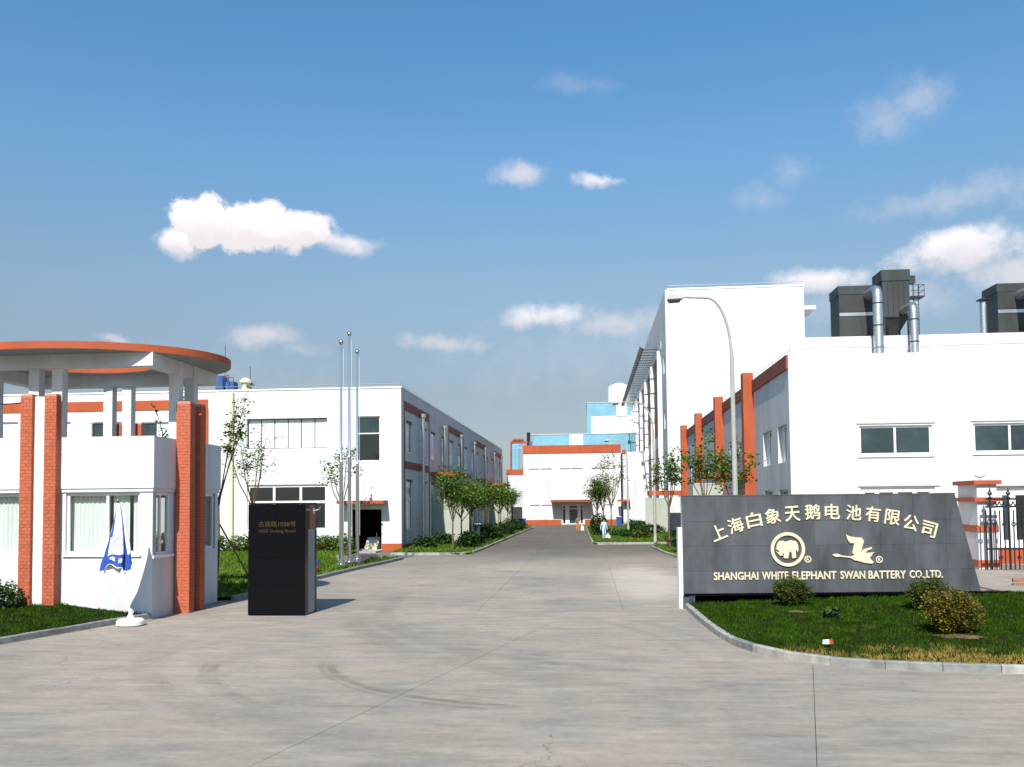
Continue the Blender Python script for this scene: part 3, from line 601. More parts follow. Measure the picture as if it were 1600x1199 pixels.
def curtain(x0, x1, y, z0, z1):
    mb = MB(); n = int((x1-x0)/.025); k = 0
    for i in range(n+1):
        x = x0+(x1-x0)*i/n; yy = y+.035*math.sin(i*1.25+.6*math.sin(i*.31)); mb.v += [(x, yy, z0), (x+.004*math.sin(i), yy*.4+y*.6, z1)]
    for i in range(n): mb.f.append((2*i, 2*i+2, 2*i+3, 2*i+1))
    return mb.build('curtain', 'curtain', bt, smooth=True)
curtain(bx0+3.74, bx0+4.75, by0+.28, ZS-.2, ZW); curtain(bx0+4.95, bx0+5.42, by0+.27, ZS-.2, ZW); curtain(bx0+5.52, bx0+5.80, by0+.28, ZS-.2, ZW); curtain(bx0+.36, bx0+2.5, by0+.28, ZS-.2, ZW)
dk = thing('desk', (-13.0, 25.2, .15), 'dark desk inside the guard booth seen through its side window', 'desk')
B(-13.9, -12.2, 24.4, 25.1, 1.35, 1.42).build('desk_top', 'wood', dk)
for x in (-13.85, -12.3):
    for y in (24.45, 25.0): B(x, x+.06, y, y+.06, .15, 1.349).build('leg', 'wood', dk)
mo = thing('monitor', (-12.6, 24.7, 1.42), 'small dark monitor on the desk inside the booth', 'monitor'); B(-12.8, -12.4, 24.62, 24.92, 1.5, 1.86).build('case', 'rubber', mo, bevel=.03); B(-12.68, -12.5, 24.7, 24.85, 1.421, 1.5).build('foot', 'rubber', mo)
# brick columns: 300 largest bricks singly, the rest joined
CH = .092
cols = []                                                   # x0, x1, y0, y1, z0, z1, faces shown
for xa in (-15.49, -14.80): cols.append((xa, xa+.34, by0-.30, by0-.071, .1, 6.14))
for ya in (24.72, 25.42): cols.append((bx1+.061, bx1+.48, ya, ya+.34, .0, 6.05))
for xa in (-15.49, -14.80): cols.append((xa, xa+.34, by1+.071, by1+.30, .0, 5.75))
brick_me = {}
nb = 0; rest = MB()
for ci, (x0, x1, y0, y1, z0, z1) in enumerate(cols):
    col = B(x0+.008, x1-.008, y0+.008, y1-.008 if ci in (2, 3) else y1, z0, z1-.004).build('brick_column', 'mortar', bt)
    W, D = x1-x0, y1-y0; n = int((z1-z0)/CH)
    for k in range(n):
        z = z0+k*CH; off = .5 if k % 2 else 0
        faces = [('f', W, x0, y0)] + ([('r', D, x1, y0)] if ci < 4 else []) + ([('l', D, x0, y0)] if ci >= 4 else [])
        for (kind, L, xx, yy) in faces:
            cuts = [0, L/2, L] if not off else [0, L/4, 3*L/4, L]
            for a, b in zip(cuts, cuts[1:]):
                a += .004; b -= .004; j = random.uniform(-.002, .002)
                if kind == 'f': bx = (xx+a, xx+b, yy-.004+j, yy+.009)
                elif kind == 'r': bx = (xx-.009, xx+.004+j, yy+a, yy+b)
                else: bx = (xx-.004-j, xx+.009, yy+a, yy+b)
                if ci in (0, 1, 2) and kind == 'f' and nb < 300 and z > .3:
                    B(*bx, z+.004, z+CH-.004).build('brick', 'brick_red' if random.random() > .4 else 'brick_red_b', col); nb += 1
                else: rest.box(*bx, z+.004, z+CH-.004)
tag(rest.build('brickwork', 'brick_red', bt), kind='stuff')
B(-15.149, -14.801, by0-.20, by0-.071, .1, 6.08).build('column_infill', 'white_render', bt); B(bx1+.061, bx1+.25, 25.061, 25.419, 0, 6.0).build('column_infill', 'white_render', bt)
# posts, ring beam and round canopy with its open eye
zb, zt = 6.90, 7.27; hx, hb = 3.07, 2.17
for (x, y, z) in [(-15.53, by0+.10, ZW+.15), (-14.85, by0+.10, ZW+.15), (bx1-.30, 25.0, ZP-.3), (bx1-.30, 26.0, ZP-.3), (-15.55, by1-.30, ZP-.3), (-14.92, by1-.30, ZP-.3), (bx0-.1, 24.62, ZP-.3), (bx0-.1, 25.62, ZP-.3)]:
    B(x, x+.30, y, y+.28, z, zt-.001).build('post', 'white_render', bt)
for a in ((BX-hx, BX+hx, BY-hb, BY-hb+.36), (BX-hx, BX+hx, BY+hb-.36, BY+hb), (BX-hx, BX-hx+.36, BY-hb+.361, BY+hb-.361), (BX+hx-.36, BX+hx, BY-hb+.361, BY+hb-.361)):
    B(*a, zb, zt).build('ring_beam', 'white_render', bt)
# oval roof slab with an oval eye
from mathutils.geometry import tessellate_polygon
RA, RB, K = 4.2, 3.15, 88; z0, z1 = zt+.001, zt+.20
outer = [(BX+RA*math.cos(TW_*i/K), BY+RB*math.sin(TW_*i/K)) for TW_ in (2*math.pi,) for i in range(K)]
hole = [(BX+1.9*math.cos(-2*math.pi*i/48), BY+1.35*math.sin(-2*math.pi*i/48)) for i in range(48)]
tri = tessellate_polygon([[Vector((*p, 0)) for p in outer], [Vector((*p, 0)) for p in hole]]); pts = outer+hole
mb = MB(); ms = MB(); ms.v = [(x, y, z0) for x, y in pts]; ms.f = [tuple(t) for t in tri]
mb.v = [(x, y, z1) for x, y in pts]; mb.f = [tuple(t) for t in tri]
for ring_ in (outer, hole):
    for i in range(len(ring_)): p, q = ring_[i], ring_[(i+1) % len(ring_)]; mb.quad((*p, z0), (*q, z0), (*q, z1), (*p, z1))
cnp = mb.build('canopy', 'orange_render', bt); ms.build('canopy_soffit', 'shade_sheen_grey', cnp)  # underside coloured darker to stand for its shade
lamp = MB().tube([(-13.55, by0-.03, ZP-.02), (-13.55, by0-.03, ZP+.36), (-13.55, by0-.14, ZP+.40)], .018, 6).build('wall_lamp_arm', 'iron_black', bt)
MB().lathe([(.02, .06), (.09, 0), (.09, -.02)], (-13.55, by0-.16, ZP+.38), 10).build('lamp_shade', 'plastic_white', lamp)
wire = thing('overhead_cable', (BX, 22.5, 6.2), 'loose black cables strung across the booth posts below the canopy', 'cable')
for dz, sag in ((0, .10), (.06, .16)):
    MB().tube([(BX-3.2+.4*i, by0-.05, 6.02+dz-sag*math.sin(math.pi*i/9)+.03*math.sin(i*2)) for i in range(10)], .014, 5).build('strand', 'rubber', wire)

# closed parasol beside the booth
um = thing('parasol', (-11.72, 22.1, 0), 'closed blue and white advertising parasol leaning on its white base by the booth', 'parasol')
top = at(184.5, 785, 22.1); foot = Vector((-11.70, 22.1, .12)); ax = (foot-top).normalized()
MB().lathe([(.30, 0), (.345, .03), (.345, .12), (.30, .17), (.10, .19), (.05, .30), (.045, .42)], (-11.70, 22.1, 0.004), 24).build('base', 'plastic_white', um, smooth=True)
MB().tube([foot, top+(top-foot).normalized()*.06], .022, 8).build('pole', 'plastic_white', um, smooth=True)
e1 = Vector((1, 0, 0)); e1 = (e1-ax*e1.dot(ax)).normalized(); e2 = ax.cross(e1)
lenC = 1.68
def cone(t, q, extra=0.0):                                   # folded cloth: pleats, slack to the left
    r = .02+.40*t**.95; pl = .93+.15*math.cos(7*q+1.1*math.sin(3.4*t))*min(1, t*2)+.10*math.cos(3*q+1+t)+.03*math.sin(13*q+6*t)
    hem = 1.0 + (.05*math.sin(3*q+.5)+.03*math.sin(7*q))*max(0, t-.7)/.3
    c = top+ax*(lenC*t*hem)+e1*(-.27*t**1.6)
    return c+(e1*math.cos(q)*1.0+e2*math.sin(q)*.62)*(r*pl+extra)
def cloth(name, m, t0, t1, q0, q1, nt=14, nq=64, extra=0.0):
    mb = MB(); 
    for i in range(nt+1):
        for j in range(nq+1): mb.v.append(tuple(cone(t0+(t1-t0)*i/nt, q0+(q1-q0)*j/nq, extra)))
    for i in range(nt):
        for j in range(nq): a = i*(nq+1)+j; mb.f.append((a, a+1, a+nq+2, a+nq+1))
    return mb
cl = cloth('canopy', '', 0, 1, 0, 2*math.pi).build('canopy', 'umbrella_white', um, smooth=True, ang=170)
TW = 2*math.pi
cloth('', '', .80, .985, 0, TW, 5, 64, .006).build('hem_band', 'umbrella_blue', cl, smooth=True, ang=170)
FRQ = None
# which way does the camera-facing side lie in the cone's own angle
def facing(q): return (cone(.6, q)-cone(.6, q+math.pi)).normalized().dot(Vector((.5, -.86, 0)))
qf = max((TW*i/180 for i in range(180)), key=facing); sgn = 1 if cone(.6, qf+.5).x > cone(.6, qf).x else -1
for dq, w, t0, t1 in ((-.95, .22, .05, .52), (.98, .10, .05, .80), (-1.2, .14, .45, .80)):
    q = qf+sgn*dq; cloth('', '', t0, t1, q-w, q+w, 10, 8, .006).build('blue_stripe', 'umbrella_blue', cl, smooth=True, ang=170)
def on_cone(u, v):                                           # small flat coordinates on the facing side: u right, v up (metres from mid)
    t = .62-v/lenC; r = .02+.40*t; return t, qf+sgn*u/r*.9
ring = MB(); n = 40
for k in range(n):
    for rr in (.115, .128):
        for q in (TW*k/n, TW*(k+1)/n): ring.v.append(tuple(cone(*on_cone(.02+rr*math.cos(q), rr*math.sin(q)), .009)))
    b = 4*k; ring.f.append((b, b+1, b+3, b+2))
ring.build('ring_emblem', 'umbrella_blue', cl)

def text_mesh(body, size=1.0, extrude=0.0, offset=0.0):
    cu = bpy.data.curves.new('lettering', 'FONT'); cu.body = body; cu.size = size; cu.extrude = extrude; cu.offset = offset; cu.align_x = 'CENTER'; cu.align_y = 'CENTER'; cu.resolution_u = 3
    ob = bpy.data.objects.new('lettering', cu); COL.objects.link(ob); dg = bpy.context.evaluated_depsgraph_get()
    me = bpy.data.meshes.new_from_object(ob.evaluated_get(dg)); bpy.data.objects.remove(ob); bpy.data.curves.remove(cu); return me
def place_text(body, m, parent, name, O, Uv, Vv, w=None, h=None, extrude=0.02, offset=0.0, rot=0.0, mapf=None):
    """centre O, unit axes; fitted to width w or height h (metres)"""
    me = text_mesh(body, 1.0, 0.0, offset if extrude == 0 else 0.0)
    xs_ = [v.co.x for v in me.vertices]; ys_ = [v.co.y for v in me.vertices]
    cx, cy = (min(xs_)+max(xs_))/2, (min(ys_)+max(ys_))/2; sx = w/(max(xs_)-min(xs_)) if w else None; sy = h/(max(ys_)-min(ys_)) if h else None
    sx = sx or sy; sy = sy or sx; N = Uv.cross(Vv); cr, sr = math.cos(rot), math.sin(rot)
    import bmesh
    bm = bmesh.new(); bold = offset if extrude > 0 else 0
    for i, (ox, oy) in enumerate(((0, 0), (1, .5), (-1, -.5), (.5, -1), (-.5, 1)) if bold else ((0, 0),)):
        bk = bmesh.new(); bk.from_mesh(me)
        if extrude > 0:
            r = bmesh.ops.extrude_face_region(bk, geom=bk.faces[:])
            for v in r['geom']:
                if isinstance(v, bmesh.types.BMVert): v.co.z += 1.0 - .02*i
        for v in bk.verts: v.co.x += ox*bold; v.co.y += oy*bold
        t_ = bpy.data.meshes.new('t'); bk.to_mesh(t_); bk.free(); bm.from_mesh(t_); bpy.data.meshes.remove(t_)
    bpy.data.meshes.remove(me)
    for v in bm.verts:
        a, b = (v.co.x-cx)*sx, (v.co.y-cy)*sy; a, b = a*cr-b*sr, a*sr+b*cr
        v.co = (O+Uv*a+Vv*b+N*(v.co.z*extrude)) if mapf is None else mapf(a, b)
    bmesh.ops.recalc_face_normals(bm, faces=bm.faces) if extrude > 0 else None
    me = bpy.data.meshes.new(name); bm.to_mesh(me); bm.free(); me.materials.append(MATS[m])
    o = bpy.data.objects.new(name, me); COL.objects.link(o)
    if parent: o.parent = parent; me.transform(Matrix.Translation(-root_loc(parent)))
    return o
def root_loc(o):
    while o.parent is not None: o = o.parent
    return o.location
def on_umb(du, dv): return lambda a, b: cone(*on_cone(a+du, b+dv), .012)
place_text('电', 'umbrella_white', cl, 'lettering', None, Vector((1, 0, 0)), Vector((0, 0, 1)), h=.14, extrude=0, offset=.02, mapf=on_umb(-.09, -.43))
place_text('池', 'umbrella_white', cl, 'lettering', None, Vector((1, 0, 0)), Vector((0, 0, 1)), h=.12, extrude=0, offset=.02, mapf=on_umb(.11, -.45))
MB().lathe([(.02, -.02), (.035, .0), (.02, .05)], top, 8).build('finial', 'rubber', um)

# ------------------------------------------------------------------ black granite gate pillar
px0, px1, py0, py1, pz = -9.42, -7.82, 24.15, 25.25, 3.07
gp = thing('gate_pillar', ((px0+px1)/2, (py0+py1)/2, 0), 'black polished granite gate pillar with faint gold address lettering', 'pillar')
B(px0+.02, px1-.02, py0+.02, py1-.02, 0, pz-.02).build('core', 'dark_inside', gp)
rows = [0.02, .86, 1.60, 2.34, pz-.005]; xm = px0+.76
for z0, z1 in zip(rows, rows[1:]):
    for a, b in ((px0, xm-.003), (xm+.003, px1-.03)): B(a, b, py0-.001, py0+.03, z0+.003, z1-.003).build('granite_panel', 'granite_black', gp, bevel=.0015)
    B(px1-.028, px1, py0+.03, py1, z0+.003, z1-.003).build('granite_panel', 'granite_black', gp, bevel=.0015); B(px0, px0+.028, py0+.032, py1, z0+.003, z1-.003).build('granite_panel', 'granite_black', gp, bevel=.0015)
B(px0, px1, py0-.001, py1, pz-.004, pz+.03).build('cap', 'granite_black', gp, bevel=.004)
MB().prism([(0, 0), (.03, 0), (.0, .03)], (px1-.03, py0+.0, .02), (1, 0, 0), (0, 1, 0), (0, 0, pz-.03)).build('corner_strip', 'granite_black', gp)
B(px1, px1+.006, py0+.30, py1-.22, .03, 2.35).build('reflection_strip', 'shade_sheen_grey', gp); B(px1, px1+.005, py0+.42, py1-.14, 2.352, pz-.03).build('reflection_strip', 'wood', gp)  # grey and brown strips paint reflections onto the polished side face
c = at(433, 819, py0); place_text('古浪路1058号', 'gold_dull', gp, 'lettering', Vector((c.x, py0-.002, c.z)), Vector((1, 0, 0)), Vector((0, 0, 1)), w=1.06, h=.155, extrude=.006, offset=.01)
c = at(433, 830.5, py0); place_text('1058 Gulang Road', 'gold_dull', gp, 'lettering', Vector((c.x, py0-.002, c.z)), Vector((1, 0, 0)), Vector((0, 0, 1)), w=1.03, h=.11, extrude=.006, offset=.005)
MB().tube([(px1, 24.9, 2.86), (px1+.16, 24.9, 2.90), (px1+.22, 24.86, 2.98)], .02, 6).box(px1, px1+.03, 24.82, 24.98, 2.78, 2.95).build('bracket', 'galvanised', gp)

# ------------------------------------------------------------------ flagpoles on their plinth
pl = thing('flagpole_plinth', (-12.4, 45.7, 0), 'dark granite plinth in the lawn carrying the three flagpoles', 'plinth')
mb = MB().hexa([(-11.95, 42.2, .1), (-11.1, 42.9, .1), (-12.0, 50.0, .1), (-14.2, 49.3, .1), (-11.95, 42.2, .26), (-11.1, 42.9, .26), (-12.0, 50.0, .26), (-14.2, 49.3, .26)]); mb.build('base_slab', 'granite_grey', pl, bevel=.02)
for i, (px, py, tx, ty, lab) in enumerate([(533, 883, 528, 535, 'steel flagpole nearest the gate pillar, leftmost of the three'), (546, 879, 542, 522, 'tallest steel flagpole, in the middle of the three'), (558.5, 874.5, 554, 550, 'steel flagpole with the lowest top, rightmost of the three')]):
    b = gnd(px, py, .26); t = at(tx, ty, b.y); hgt = t.z-.26; f = thing('flagpole', (b.x, b.y, .26), lab, 'flagpole', 'flagpoles on the plinth')
    b1 = hgt*.46
    MB().tube([(b.x, b.y, .26), (b.x, b.y, .26+b1)], [.095, .085], 12).build('lower_tube', 'steel', f, smooth=True)
    MB().tube([(b.x, b.y, .26+b1), (b.x, b.y, .26+b1+.06), (b.x, b.y, t.z-.15)], [.092, .066, .05], 12).build('upper_tube', 'steel', f, smooth=True)
    MB().lathe([(.01, -.13), (.07, -.11), (.11, -.05), (.125, 0), (.11, .06), (.07, .105), (.01, .125)], (b.x, b.y, t.z), 14).build('ball_finial', 'steel', f, smooth=True)
    MB().lathe([(.22, 0), (.22, .04), (.14, .06), (.13, .22), (.10, .25)], (b.x, b.y, .261), 16).build('flange', 'steel', f, smooth=True)
    MB().tube([(b.x+.12, b.y, 1.5), (b.x+.11, b.y, t.z-.3)], .008, 4).build('halyard', 'plastic_white', f)
    MB().box(b.x+.05, b.x+.16, b.y-.02, b.y+.02, t.z-.32, t.z-.28).build('pulley', 'steel', f)
bgp = gnd(492.5, 893, .15); bg_ = thing('bag', (bgp.x, bgp.y, .12), 'small blue and dark red bag on the grass right behind the gate pillar', 'bag')
MB().lathe([(.12, 0), (.17, .06), (.18, .2), (.16, .30)], (bgp.x, bgp.y, .13), 12).build('lower_part', 'brown_render', bg_, smooth=True); MB().lathe([(.16, .30), (.18, .4), (.13, .52), (.03, .60)], (bgp.x, bgp.y, .131), 12).build('upper_part', 'machine_blue', bg_, smooth=True)

# ------------------------------------------------------------------ company sign
sg_o = Vector((2.66, 25.85, 0)); SRZ = -YAW                 # stands square to the gate approach
sU = Vector((math.cos(SRZ), math.sin(SRZ), 0)); sN = Vector((sU.y, -sU.x, 0)); sV = Vector((0, 0, 1))
sg = thing('company_sign', sg_o, 'long grey granite company sign wall with gold characters, elephant and swan emblems', 'sign')
def sp(px, py):                                              # survey: point on the sign's face
    d = ray(px, py); n = sN; t = n.dot(sg_o-Vector((0, 0, CAMH)))/n.dot(d); q = Vector((0, 0, CAMH))+d*t; return (q-sg_o).dot(sU), q.z
def sP(u, v, d=0.0): return sg_o+sU*u+sV*v+sN*d
uTR, zT = sp(1492, 775); uBR, zB = sp(1533, 922); uL = sp(1066, 800)[0]; zB = .42; zT = 3.17
redge = lambda z: uBR+(uTR-uBR)*(z-zB)/(zT-zB)
def slab4(mb, pts, d0, d1): mb.hexa([sP(u, v, d1) if False else sP(u, v, d0) for u, v in pts]+[sP(u, v, d1) for u, v in pts]); return mb
slab4(MB(), [(uL+.02, zB+.02), (redge(zB)-.03, zB+.02), (redge(zT)-.02, zT-.02), (uL+.02, zT-.02)], -.35, -.031).build('core', 'grey_render', sg)
nr, ncol = 4, 9
zr = [zB, 1.05, 1.76, 2.46, zT]
for r in range(4):
    for c in range(ncol):
        z0, z1 = zr[r], zr[r+1]; w = (uBR-uL)/ncol
        a0, b0 = uL+c*w, uL+(c+1)*w
        if c == ncol-1: pts = [(a0, z0), (redge(z0), z0), (redge(z1), z1), (min(a0, redge(z1)-.05), z1)]
        else:
            if a0 > redge(z1)-.1: continue
            pts = [(a0, z0), (b0, z0), (min(b0, redge(z1)), z1), (a0, z1)]
        g = .0016; j = random.uniform(-.001, .001)
        pts = [(pts[0][0]+g, z0+g), (pts[1][0]-g, z0+g), (pts[2][0]-g, z1-g), (pts[3][0]+g, z1-g)]
        slab4(MB(), pts, -.03, j).build('granite_panel', 'granite_grey', sg, bevel=.003)
slab4(MB(), [(uL-.03, zT+.001), (uTR+.01, zT+.001), (uTR+.01, zT+.035), (uL-.03, zT+.035)], -.38, .012).build('coping', 'granite_grey', sg)
slab4(MB(), [(uL+.35, 0), (uBR-.2, 0), (uBR-.2, zB+.019), (uL+.35, zB+.019)], -.34, -.16).build('recessed_base', 'granite_black', sg)
slab4(MB(), [(uL, zB-.06), (uBR+.75, zB-.06), (uBR+.75, zB-.002), (uL, zB-.002)], -.30, .03).build('ledge', 'granite_black', sg)
slab4(MB(), [(uL-.02, -.02), (uL+.14, -.02), (uL+.14, zB-.062), (uL-.02, zB-.062)], -.36, -.01).build('leg', 'granite_grey', sg)
slab4(MB(), [(uBR-.4, -.02), (uBR+.1, -.02), (uBR+.1, zB-.062), (uBR-.4, zB-.062)], -.30, -.05).build('leg', 'granite_black', sg)
slab4(MB(), [(uL-.115, -.02), (uL-.004, -.02), (uL-.004, 2.3), (uL-.115, 2.3)], -.30, -.05).build('end_strip', 'white_paint', sg)  # thin white upright against the left end of the sign
CHARS = [('上', 1122, 832, 22), ('海', 1149, 821, 18), ('白', 1177.5, 812.5, 11), ('象', 1207, 806.5, 8), ('天', 1237.5, 803, 4), ('鹅', 1269, 800, 1), ('电', 1300, 799.5, -1), ('池', 1333.5, 801, -3), ('有', 1363.5, 803.5, -6), ('限', 1394, 808.5, -9), ('公', 1423, 817, -14), ('司', 1451, 827, -16)]
for ch, px, py, rot in CHARS:
    u, v = sp(px, py); place_text(ch, 'gold', sg, 'letter', sP(u, v, .003), sU, sV, w=.42, h=.42, extrude=.035, offset=.014, rot=R(rot))
for wd, xa, xb in (('SHANGHAI', 1115.6, 1184), ('WHITE', 1190.7, 1231), ('ELEPHANT', 1238, 1306), ('SWAN', 1313, 1351), ('BATTERY', 1357, 1414.5), ('CO.,LTD.', 1421, 1472)):
    cx = (xa+xb)/2; u, v = sp(cx, 900.5-(cx-1115)*.0095); place_text(wd, 'gold', sg, 'lettering', sP(u, v-(.012 if wd[0] == 'C' else 0), .003), sU, sV, w=(xb-xa)/54.7, h=.215 if wd[0] != 'C' else .24, extrude=.03, offset=.022)
# elephant roundel
cu_, cv_ = sp(1230.5, 858.5); mb = MB(); n = 48
for k in range(n):
    a, b = TW*k/n, TW*(k+1)/n
    A4 = [(r*math.cos(t), r*math.sin(t)) for r, t in ((.395, a), (.485, a), (.485, b), (.395, b))]
    mb.hexa([sP(cu_+x, cv_+y, .003) for x, y in A4]+[sP(cu_+x, cv_+y, .045) for x, y in A4])
ro = mb.build('emblem_ring', 'gold', sg)
z3 = lambda x, y: sp(1180+x/5.333, 770+y/5.333)
def emblem(pts, name, th=.04):
    return MB().prism([z3(*p) for p in pts], sP(0, 0, .003), sU, sV, sN*th).build(name, 'gold', sg)
emblem([(172, 470), (178, 432), (196, 404), (232, 400), (246, 410), (290, 396), (334, 402), (352, 428), (358, 478), (350, 498), (343, 470), (334, 492), (340, 540), (306, 548), (300, 500), (284, 486), (270, 548), (234, 544), (236, 512), (226, 496), (228, 522), (206, 526), (180, 500), (166, 486), (186, 492), (200, 500), (196, 484), (182, 478)], 'elephant_emblem')
emblem([(638, 520), (660, 508), (690, 510), (712, 522), (760, 529), (802, 530), (824, 520), (806, 502), (818, 440), (822, 421), (785, 420), (768, 395), (750, 346), (776, 362), (830, 372), (884, 375), (902, 402), (890, 445), (878, 494), (905, 470), (970, 453), (964, 470), (930, 482), (915, 503), (988, 496), (950, 545), (986, 580), (968, 592), (905, 584), (860, 570), (820, 562), (795, 545), (760, 539), (705, 533), (670, 536)], 'swan_emblem')
for (x, y) in ((437, 555), (1032, 557)):
    u, v = z3(x, y); mb = MB()
    for k in range(20):
        a, b = TW*k/20, TW*(k+1)/20; A4 = [(r*math.cos(t), r*math.sin(t)) for r, t in ((.072, a), (.10, a), (.10, b), (.072, b))]
        mb.hexa([sP(u+p, v+q, .003) for p, q in A4]+[sP(u+p, v+q, .025) for p, q in A4])
    o = mb.build('registered_mark', 'gold', sg); place_text('R', 'gold', o, 'lettering', sP(u, v, .003), sU, sV, h=.10, extrude=.02, offset=.02)

# ------------------------------------------------------------------ near right workshop
QX, QY0, QY1, QH = 9.65, 44.0, 92.8, 10.07
rw = thing('workshop_building', (QX, QY0, 0), 'white two-storey workshop behind the sign with orange pilasters on its road side', 'building')
qf_ = Wall((QX, QY0, 0), (1, 0, 0), (0, 1, 0)); qs = Wall((QX, QY0, 0), (0, 1, 0), (1, 0, 0))
QU = lambda px, py=700: at(px, py, QY0).x-QX
QZ = lambda py, px=1400: at(px, py, QY0).z
upw = [(QU(1343), QU(1457), QZ(711), QZ(665)), (QU(1522), QU(1638), QZ(707, 1580), QZ(661, 1580))]
low = [(QU(1345, 780), QU(1461, 780), 1.5, QZ(762)), (QU(1556, 800), QU(1640, 800), .75, QZ(762, 1600))]
for w in upw+low: qf_.hole(*w)
qw = []
for b in range(4):
    y0 = b*11.85-2.6
    for (a, c) in ((3.15, 5.35), (6.85, 9.2)):
        if y0+a > .3: qw.append((y0+a, y0+c))
for (a, c) in qw: qs.hole(a, c, 4.95, 6.8); qs.hole(a, c, 1.5, 3.6)
mb = MB(); qf_.mesh(mb, 0, 34, 0, QH); qs.mesh(mb, 0, QY1-QY0, 0, QH, .30); mb.quad((QX, QY1, 0), (QX+34, QY1, 0), (QX+34, QY1, QH), (QX, QY1, QH)).quad((QX+34, QY0, 0), (QX+34, QY1, 0), (QX+34, QY1, QH), (QX+34, QY0, QH))
mb.build('wall', 'white_render', rw)
B(QX+.3, QX+33.8, QY0+.3, QY1-.2, QH-.6, QH-.4).build('roof', 'grey_render', rw)
for w in upw: qf_.window(rw, *w, [.5], [], 'glass_teal', depth=.10, fw=.10); qf_.plate(rw, 'drip_ledge', 'grey_render', w[0]-.12, w[1]+.16, w[3]+.10, w[3]+.15, .05); qf_.plate(rw, 'window_sill', 'white_paint', w[0]-.08, w[1]+.08, w[2]-.1, w[2]-.004, .07)
qf_.window(rw, *low[0], [.23, .48, .74], [.5], ['glass_teal', 'glass_dark', 'glass_teal', 'glass_teal'], depth=.10, fw=.22); qf_.plate(rw, 'drip_ledge', 'grey_render', low[0][0]-.12, low[0][1]+.25, low[0][3]+.06, low[0][3]+.12, .06)
qf_.window(rw, *low[1], [.32, .66], [], ['glass_teal', 'glass_dark'], depth=.10, fw=.35); qf_.plate(rw, 'drip_ledge', 'grey_render', low[1][0]-.5, low[1][1]+.25, low[1][3]+.08, low[1][3]+.14, .14)
qf_.plate(rw, 'plinth', 'orange_render', 0, 33.9, 0, .75, .03)
for (a, c) in qw:
    qs.window(rw, a, c, 4.95, 6.8, [.33, .66], [], ['glass_pale', 'glass_teal', 'glass_pale'], depth=.2, fw=.09); qs.window(rw, a, c, 1.5, 3.6, [.33, .66], [.6], ['glass_dark', 'glass_teal'], depth=.2, fw=.09)
qs.plate(rw, 'cornice', 'brown_render', 0.002, QY1-QY0, QH-.66, QH+.02, .10)
for i in range(4):
    y = 53.2+i*11.85-QY0
    qs.plate(rw, 'pilaster', 'orange_render', y, y+.75, 0, QH+.5, .60)
mb = MB()
for k in range(0, 48, 4): mb.tube([(QX+.1, QY0+k+.1, QH), (QX+.1, QY0+k+.1, QH+.30)], .014, 5)
mb.tube([(QX+.1, QY0+.1, QH+.30), (QX+.1, QY1, QH+.28)], .016, 5)
for k in range(0, 34, 3): mb.tube([(QX+k+.1, QY0+.1, QH), (QX+k+.1, QY0+.1, QH+.32)], .014, 5)
mb.tube([(QX+.1+i*2, QY0+.1, QH+.30+.03*math.sin(i*1.7)) for i in range(17)], .016, 5); mb.build('lightning_rail', 'galvanised', rw)
B(QX-2.6, QX-.003, 56.6, 60.4, 4.55, 4.82).build('canopy', 'orange_render', rw); B(QX-3.75, QX-.003, 89.6, 92.6, 3.75, 4.2).build('canopy', 'orange_render', rw)
screen(6.35, 8.2, 55.9, 4.1, 'olive screen wall just above the sign edge below an orange canopy')
screen(5.45, 7.6, 88.6, 3.4, 'olive screen wall beyond the side lane behind the second street lamp')

# ------------------------------------------------------------------ tall workshop behind it
TX, TY0, TY1 = 8.27, 95.0, 170.0; TH = 25.5; TXR = at(1257, 500, TY0).x; WH = at(1400, 524, TY0).z
tw = thing('factory_building', (TX, TY0, 0), 'tall white factory block with white fins and dark roof louvres along the road', 'building')
tf = Wall((TX, TY0, 0), (1, 0, 0), (0, 1, 0)); ts = Wall((TX, TY0, 0), (0, 1, 0), (1, 0, 0))
sm = [(2.2, 3.6, 17.0, 19.0), (2.2, 3.6, 11.0, 13.0), (2.2, 3.6, 5.4, 7.4)]
for w in sm: ts.hole(*w)
mb = MB(); tf.mesh(mb, 0, TXR-TX, 0, TH); ts.mesh(mb, 0, 6.0, 0, TH, .45); mb.quad((TX, TY0+6, 21.2), (TX, TY1, 21.2), (TX, TY1, TH), (TX, TY0+6, TH)); mb.quad((TX, TY0+6, 0), (TX+.2, TY0+6, 0), (TX+.2, TY0+6, 21.2), (TX, TY0+6, 21.2)); mb.quad((TX, TY0+6, 21.2), (TX+.2, TY0+6, 21.2), (TX+.2, TY1, 21.2), (TX, TY1, 21.2)); mb.quad((TX+.2, TY0+6, 0), (TX+.2, TY1, 0), (TX+.2, TY1, 21.2), (TX+.2, TY0+6, 21.2))
mb.quad((TXR, TY0, 0), (TXR, TY1, 0), (TXR, TY1, TH), (TXR, TY0, TH)).quad((TX, TY1, 0), (TX, TY1, TH), (TXR, TY1, TH), (TXR, TY1, 0)).quad((TX, TY0, TH), (TXR, TY0, TH), (TXR, TY1, TH), (TX, TY1, TH))
mb.build('wall', 'white_render', tw)
for w in sm: ts.window(tw, *w, [.5], [], 'glass_teal', depth=.3, fw=.1)
B(TX+.2, TXR+.05, TY0-.06, TY0+.25, TH+.001, TH+.18).build('coping', 'white_paint', tw); MB().tube([(TX+.4, TY0+.1, TH+.5), (TXR, TY0+.1, TH+.5)], .03, 5).build('lightning_rail', 'galvanised', tw)
B(TXR+.004, TXR+1.25, TY0+.2, TY0+4, at(1260, 483, TY0).z, at(1260, 477, TY0).z).build('roof_slab', 'white_render', tw)
